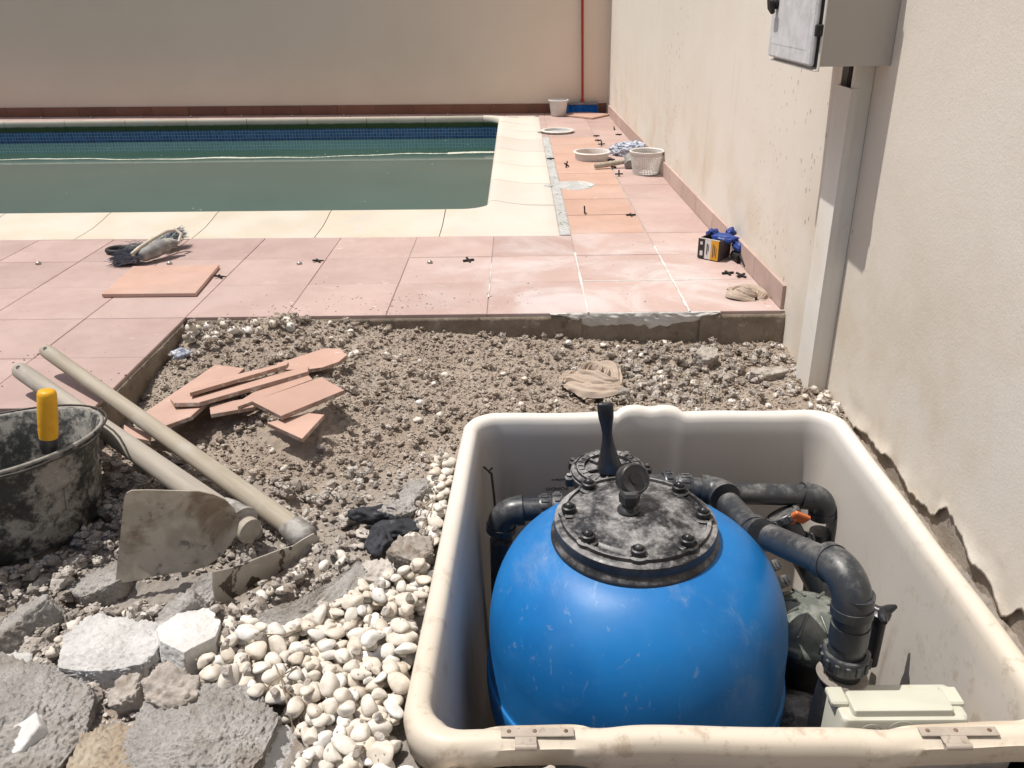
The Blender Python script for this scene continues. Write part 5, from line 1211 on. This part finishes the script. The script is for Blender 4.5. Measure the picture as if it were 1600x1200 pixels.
def lump(name, mat, c, s_, seed, label=None, cat=None, rot=0, n=4, am=.25, parent=None):
    V, F = ico(n); X = V*np.array(s_)*(1+am*fbm(V, 1.8, 4, seed)[:, None]*1.6); o = link(name, npmesh(name, X, F), mat); o.location = c; o.rotation_euler = (0, 0, rot)
    if parent: o.parent = parent; o.matrix_parent_inverse = wm(parent).inverted()
    return setp(o, label, cat)
gl = empty('rubber_glove', 'dark blue rubber glove draped over the open carton', 'glove', loc=(.8, 3.25, .05))
lump('palm', 'blue_glove', (.805, 3.245, .078), (.050, .035, .018), 3, rot=-.5, parent=gl); lump('cuff', 'blue_glove', (.838, 3.300, .085), (.020, .016, .022), 4, parent=gl)
lump('finger', 'blue_glove', (.775, 3.325, .075), (.026, .018, .022), 6, parent=gl); lump('finger', 'blue_glove', (.845, 3.20, .055), (.016, .035, .020), 7, rot=.3, parent=gl)
m = MB(); m.tube([(.846, 3.19, .04), (.856, 3.10, .008)], .006, 8); m.tube([(.84, 3.22, .02), (.85, 3.16, .02)], .018, 8); part('finger', m, 'dark', gl, 60)
# black tile spacers: small crosses with four arms
m = MB(); m.box((0, 0, .0035), (.046, .0075, .007), None, .001); m.box((0, .0130, .0035), (.0075, .0185, .007), None, .001); m.box((0, -.0130, .0035), (.0075, .0185, .007), None, .001)
me_sp = fixn(m.mesh('tile_spacer', 30)); me_sp.materials.append(MT['dark'])
SP = [((.774, 3.033, .001), (0, 0, .2), 'black cross spacer just above the rolled cloth'), ((.814, 2.998, .003), (.2, 0, .75), 'black cross spacer touching the top of the rolled cloth'), ((-1.128, 3.066, .001), (0, .3, .5), 'black cross spacer at the right edge of the loose tile'),
 ((-.798, 3.257, .001), (0, .2, .5), 'black cross spacer between two metal caps left of centre'), ((-.200, 3.240, .001), (.25, 0, .4), 'black cross spacer right of the last metal cap'),
 ((.569, 6.325, .001), (0, 0, 0), 'farthest black spacer in the joint beside the flat white ring'), ((.564, 6.124, .001), (0, 0, .1), 'second black spacer in the joint from the back wall'), ((.567, 5.907, .012), (1.2, 0, .2), 'upright black spacer in the joint behind the raised ring'),
 ((.580, 5.370, .001), (0, 0, .3), 'black spacer touching the raised white ring'), ((.566, 5.115, .004), (.2, .1, .8), 'black spacer under the mallet handle'), ((.571, 4.865, .014), (1.3, 0, .1), 'upright black spacer in the joint in front of the mallet'),
 ((.288, 5.160, .015), (1.4, .5, .8), 'black spacer standing on the new tiles left of the mallet'), ((.205, 5.430, .002), (0, 0, 0), 'black spacer lying on the grey mortar strip'), ((.310, 4.00, .014), (1.5, 0, 1.5), 'upright black spacer on the left of the new tiles'), ((.527, 3.945, .001), (0, 0, .05), 'black spacer lying at the right end of the new tiles'),
 ((.735, 6.37, .001), (0, 0, .1), 'black spacer lying near the skirting behind the bag'), ((.728, 6.62, .004), (1.2, .3, 1.2), 'farthest black spacer standing near the skirting')]
for (l, r, lab) in SP: o = link('tile_spacer', me_sp); o.location = l; o.rotation_euler = r; setp(o, lab, 'tile spacer', 'black tile spacers on the paving')
m = MB(); m.lathe([(.0105, 0), (.0115, .003), (.009, .008), (.004, .0115), (0, .012)], (0, 0, 0), 16); me_cap = m.mesh('metal_cap', 60); me_cap.materials.append(MT['steel_cap'])
for (x, y, lab) in ((-1.922, 3.271, 'leftmost metal cap on the paving'), (-1.387, 3.248, 'metal cap behind the loose tile'), (-.865, 3.225, 'metal cap beside a black spacer left of centre'), (-.350, 3.22, 'rightmost metal cap on the paving')):
    o = link('metal_cap', me_cap); o.location = (x, y, 0); setp(o, lab, 'metal cap', 'metal caps on the paving')
for k in range(9):
    o = link('metal_cap', me_cap); o.location = (-4.2+.45*k, 7.56+.022*(9-k), 0); o.scale = (1.3, 1.3, 1.3); setp(o, 'tiny metal cap behind the pool, %s from the left' % ('first', 'second', 'third', 'fourth', 'fifth', 'sixth', 'seventh', 'eighth', 'ninth')[k], 'metal cap', 'metal caps behind the pool')
# crumbs of mortar and soil on the paving
V, F = ico(1); VS, FS, TS = [], [], []; nb_ = 0
def crumbs(n, xr, yr, smin, smax, dense=None):
    global nb_
    for k in range(n):
        x = random.uniform(*xr); y = yr[0]+(yr[1]-yr[0])*random.random()**1.6; s_ = smin+(smax-smin)*random.random()**3
        VS.append(V*np.array([1, random.uniform(.6, 1), random.uniform(.3, .7)])*s_*(1+.3*rng.standard_normal((len(V), 1))*.5)+np.array([x, y, s_*.35])); FS.append(F+nb_); nb_ += len(V); TS.append(np.full(len(V), random.random()))
crumbs(150, (-1.0, .1), (2.65, 2.95), .0008, .0032)
for (cx, cyy, n_) in ((-.80, 2.72, 45), (-.62, 2.80, 50), (-.45, 2.70, 40), (-.35, 2.80, 50), (-.28, 2.72, 30), (-.15, 2.78, 25), (-.70, 2.95, 20), (.05, 2.85, 20), (-1.2, 2.15, 25), (-1.45, 2.3, 20)):
    for _ in range(n_): x, y = random.gauss(cx, .045), random.gauss(cyy, .035); crumbs(1, (x, x+.001), (max(y, 2.645 if x > -1.1 else 2.0), max(y, 2.645 if x > -1.1 else 2.0)+.001), .0008, .0045)
crumbs(60, (-2.4, -1.1), (2.1, 2.8), .001, .003); crumbs(90, (.2, .85), (2.7, 5.5), .0008, .003); crumbs(60, (-1.3, -.2), (2.9, 3.6), .0008, .0028); crumbs(110, (.185, .222), (3.7, 6.2), .002, .005); crumbs(40, (-1.5, .2), (3.65, 3.95), .0008, .0028)
o = link('crumbs', npmesh('crumbs', np.vstack(VS), np.vstack(FS), True, np.concatenate(TS)), 'clod_s'); setp(o, 'crumbs of soil and mortar scattered on the paving', kind='stuff')

# ------------------------------------------------------------------ pebbles, rubble and clods resting on the soil
stamp_block([(BC.x+.165*math.cos(t), BC.y+.165*math.sin(t)) for t in np.linspace(0, 6.2, 20)])
stamp_block([(-.60, 1.25), (-.43, 1.50), (-.47, 1.53), (-.62, 1.30)]); stamp_block([(-.83, 1.31), (-.59, 1.37), (-.60, 1.45), (-.83, 1.38)])
PEB = [(-.160, 1.86), (-.205, 1.82), (-.225, 1.60), (-.235, 1.42), (-.33, 1.36), (-.46, 1.28), (-.53, 1.22), (-.56, 1.12), (-.50, 1.06), (-.38, 1.03), (-.33, .95), (-.37, .80), (-.37, .55), (.12, .55), (.06, .87), (-.05, .92), (-.18, .93), (-.19, 1.1), (-.165, 1.5), (-.15, 1.8)]
RUB = [(-1.5, .5), (-.35, .5), (-.33, .95), (-.5, 1.06), (-.56, 1.12), (-.46, 1.28), (-.3, 1.38), (-.22, 1.45), (-.18, 1.82), (-.30, 1.86), (-.45, 1.78), (-.62, 1.76), (-.95, 1.90), (-1.12, 1.90), (-1.12, 1.95), (-1.5, 1.95)]
def in_peb(x, y): return bool(inpoly(np.array(x), np.array(y), PEB))
def in_rub(x, y): return bool(inpoly(np.array(x), np.array(y), RUB))
def shape(n, kind, seed):
    V, F = ico(n); X = V.copy()
    if kind == 'pebble':
        g = np.random.default_rng(seed)
        for _ in range(5):                       # soft flats and a pointed end
            d = g.standard_normal(3); d /= np.linalg.norm(d); h = g.uniform(.55, .85); ex = X @ d-h; X = X-(np.log1p(np.exp(ex*11))/11)[:, None]*d*.85
        X = X*(1.16+.16*fbm(V+seed, 1.0, 2, seed)[:, None]); X[:, 1] *= 1-.22*X[:, 0]
    else:
        g = np.random.default_rng(seed)
        for _ in range(13):                      # facets cut by planes
            d = g.standard_normal(3); d /= np.linalg.norm(d); h = g.uniform(.48, .85); p = X @ d; ex = np.maximum(p-h, 0); X = X-ex[:, None]*d*.9
        X = X*(1.12+.26*fbm(V+seed, 2.0, 3, seed)[:, None]+.16*fbm(V+seed, 5, 3, seed+1)[:, None])
    return X, F
def place(n, kinds, spec, sampler, tries, sink, obj_name, stuff_name, mat, parent, nobj, size_px):
    """drop n pieces; the nobj that show largest become objects, the rest one stuff mesh"""
    L = []
    for _ in range(n):
        a, b, c = spec(); p = drop(a, b, c, sampler, tries, sink)
        if p: L.append((p, (a, b, c)))
    def score(t):
        (x, y, z, an), (a, b, c) = t; d = math.hypot(y, .97-z); vis = -1.15 < x < .9 and (y > .80) and abs(x/d) < .64
        return (a*b)**.5/d*(1 if vis else .01)
    L.sort(key=score, reverse=True)
    mes = []
    for (X, F) in kinds: me = npmesh(obj_name, X, F, mat == 'pebble'); me.materials.append(MT[mat]); mes.append(me)
    for (x, y, z, an), (a, b, c) in L[:nobj]:
        o = link(obj_name, random.choice(mes)); o.location = (x, y, z); o.scale = (a, b, c); o.rotation_euler = (random.gauss(0, .3), random.gauss(0, .3), an)
        o.parent = parent
    VS, FS, TS = [], [], []; nb = 0
    for (x, y, z, an), (a, b, c) in L[nobj:]:
        X, F = random.choice(kinds); R = np.array(Euler((random.gauss(0, .2), random.gauss(0, .2), an)).to_matrix())
        VS.append((X*np.array([a, b, c])) @ R.T+np.array([x, y, z])); FS.append(F+nb); nb += len(X); TS.append(np.full(len(X), random.random()))
    if VS:
        o = link(stuff_name, npmesh(stuff_name, np.vstack(VS), np.vstack(FS), mat == 'pebble', np.concatenate(TS)), mat+'_s'); o.parent = parent; setp(o, kind='stuff')
def box_sampler(poly, test=None):
    xs_ = [p[0] for p in poly]; ys_ = [p[1] for p in poly]
    pts = []
    def s_():
        while True:
            if not pts:
                x = rng.uniform(min(xs_), max(xs_), 4000); y = rng.uniform(min(ys_), max(ys_), 4000); k = inpoly(x, y, poly)
                pts.extend(zip(x[k].tolist(), y[k].tolist()))
            p = pts.pop()
            if test is None or test(*p): return p
    return s_
rub_k = [shape(3, 'rock', 100+k) for k in range(9)]; rub_s = [shape(2, 'rock', 200+k) for k in range(8)]; peb_k = [shape(3, 'pebble', 300+k) for k in range(8)]; tiny_k = [shape(1, 'rock', 400+k) for k in range(6)]
U = random.uniform
def sp_rub():
    a = .0085+.021*random.random()**2.2; return a, a*U(.65, .95), a*U(.5, .8)
def sp_clod():
    a = .005+.011*random.random()**2.8; return a, a*U(.65, 1), a*U(.5, .8)
def sp_peb():
    a = U(.0095, .0185)*(1.25 if random.random() < .10 else 1); return a*U(.95, 1.18), a*U(.62, .88), a*U(.42, .58)
def not_peb(x, y): return not in_peb(x, y)
place(110, rub_k, lambda: (U(.008, .017), U(.007, .012), U(.006, .010)), box_sampler(PEB), 2, .3, 'rubble_stone', 'stones_under_pebbles', 'rubble', soil_o, 0, 0)
# grey rubble, then pebbles on top of it at the border, then loose clods everywhere
place(900, rub_k, sp_rub, box_sampler(RUB), 3, .3, 'rubble_stone', 'rubble_stones', 'rubble', soil_o, 240, 0)
place(1280, peb_k, sp_peb, box_sampler(PEB), 5, .25, 'pebble', 'pebbles', 'pebble', soil_o, 290, 0)
place(55, rub_k, lambda: (U(.007, .015), U(.006, .011), U(.005, .009)), box_sampler(PEB), 2, .3, 'rubble_stone', 'stones_on_pebbles', 'rubble', soil_o, 0, 0)
place(40, peb_k, sp_peb, box_sampler([(-.60, 1.08), (-.52, 1.28), (-.35, 1.42), (-.25, 1.55), (-.28, 1.70), (-.36, 1.50), (-.70, 1.30), (-.85, 1.24), (-.85, 1.10)]), 2, .3, 'pebble', 'stray_pebbles', 'pebble', soil_o, 0, 0)
place(16, peb_k, lambda: (U(.014, .022), U(.012, .016), U(.010, .014)), box_sampler([(-1.06, 2.50), (-.72, 2.57), (-.72, 2.62), (-1.08, 2.61)]), 3, .3, 'pebble', 'pebbles', 'pebble', soil_o, 10, 0)
place(3400, rub_s, sp_clod, box_sampler(RUB), 2, .3, 'rubble_stone', 'small_rubble', 'rubble', soil_o, 50, 0)
DIRT = [(-1.10, 1.9), (-.95, 1.9), (-.62, 1.76), (-.45, 1.78), (-.2, 1.86), (-.16, 1.9), (-.1, 2.0), (.9, 1.98), (.9, 2.63), (-1.09, 2.63)]
def sp_dirt():
    a = .0032+.0115*random.random()**5; return a, a*U(.65, 1), a*U(.5, .8)
place(6500, rub_s, sp_dirt, box_sampler(DIRT), 1, .5, 'soil_clod', 'soil_clods', 'clod', soil_o, 90, 0)
place(70, peb_k, lambda: (U(.006, .014), U(.006, .010), U(.005, .008)), box_sampler(DIRT), 1, .6, 'pebble', 'small_pebbles', 'pebble', soil_o, 0, 0)
place(190, rub_k, lambda: (U(.010, .019), U(.009, .014), U(.008, .011)), box_sampler([(.30, 2.02), (.87, 2.02), (.87, 2.60), (.50, 2.60), (.1, 2.5)]), 2, .4, 'rubble_stone', 'wall_foot_rubble', 'rubble', soil_o, 0, 0)
place(16, peb_k, lambda: (U(.008, .013), U(.007, .010), U(.006, .008)), box_sampler([(.78, 2.03), (.875, 2.03), (.875, 2.2), (.80, 2.2)]), 2, .4, 'pebble', 'corner_pebbles', 'pebble', soil_o, 0, 0)
# fine crumbs: tens of thousands of grains, one mesh
def grains(n, poly, smin, smax, mat, name):
    V, F = ico(1); V = tiny_k[0][0]; xs_ = [p[0] for p in poly]; ys_ = [p[1] for p in poly]
    x = rng.uniform(min(xs_), max(xs_), n*3); y = rng.uniform(min(ys_), max(ys_), n*3); k = inpoly(x, y, poly)
    ii = np.clip(np.round((x-gx0)/gs).astype(int), 0, HF.shape[1]-1); jj = np.clip(np.round((y-gy0)/gs).astype(int), 0, HF.shape[0]-1); k &= ~BLOCK[jj, ii]
    x, y, ii, jj = x[k][:n], y[k][:n], ii[k][:n], jj[k][:n]; n = len(x); s_ = smin+(smax-smin)*rng.random(n)**3
    z = HF[jj, ii]+s_*.2; a = rng.uniform(0, 6.28, n)[:, None]; base = np.stack([tiny_k[q][0] for q in range(6)])[rng.integers(0, 6, n)]
    sc = s_[:, None, None]*np.stack([np.ones(n), rng.uniform(.6, 1, n), rng.uniform(.4, .8, n)], -1)[:, None, :]
    X = base*sc; cx, sx = np.cos(a), np.sin(a); X = np.stack([X[..., 0]*cx-X[..., 1]*sx, X[..., 0]*sx+X[..., 1]*cx, X[..., 2]], -1)+np.stack([x, y, z], -1)[:, None, :]
    Fx = (tiny_k[0][1][None]+np.arange(n)[:, None, None]*base.shape[1]).reshape(-1, 3)
    o = link(name, npmesh(name, X.reshape(-1, 3), Fx, False, np.repeat(rng.random(n), base.shape[1])), mat); o.parent = soil_o; setp(o, kind='stuff')
grains(34000, DIRT, .0016, .0048, 'clod_s', 'fine_soil_crumbs')
grains(13000, RUB, .0018, .0065, 'rubble_s', 'fine_rubble_crumbs')
grains(500, PEB, .0015, .005, 'clod_s', 'crumbs_between_pebbles')
# twigs among the pebbles, weed tuft at the paving edge
def gh(x, y): i, j = cell(x, y); return float(HF[j, i])
m = MB()
for (x, y, dx, dy) in ((-.45, 1.03, .07, .06), (-.40, 1.05, .10, -.05), (-.42, 1.10, .05, -.10), (-.47, 1.16, .09, .03), (-.36, 1.0, -.03, .09), (-.25, 1.50, .05, .12), (-.22, 1.42, .02, .15)):
    m.tube([(x, y, gh(x, y)+.006), (x+dx/2, y+dy/2, gh(x+dx/2, y+dy/2)+.012), (x+dx, y+dy, gh(x+dx, y+dy)+.005)], .0013, 5)
o = part('dry_twigs', m, 'twig', None, 60); setp(o, 'thin dry twigs lying across the white pebbles', kind='stuff')
wd = empty('weed', 'small green weed growing at the edge of the paving', 'weed', loc=(-.76, 2.61, -.04)); m = MB()
for k in range(46):
    b = Vector((-.765+random.gauss(0, .018), 2.612+random.gauss(0, .006), -.03)); e = b+Vector((random.gauss(0, .016), random.gauss(-.006, .012), random.uniform(.012, .045))); s_ = Vector((random.gauss(0, .003), .002, .001)); m.add([b-s_, b+s_, e+s_*.4, e-s_*.4], [(0, 1, 2, 3)])
part('leaf', m, 'weed', wd, None, kind='stuff')
lump('plastic_scrap', 'bag', (-1.045, 2.405, -.035), (.030, .022, .016), 9, 'scrap of bluish plastic at the corner of the paving', 'plastic scrap', .3, 3, .6)
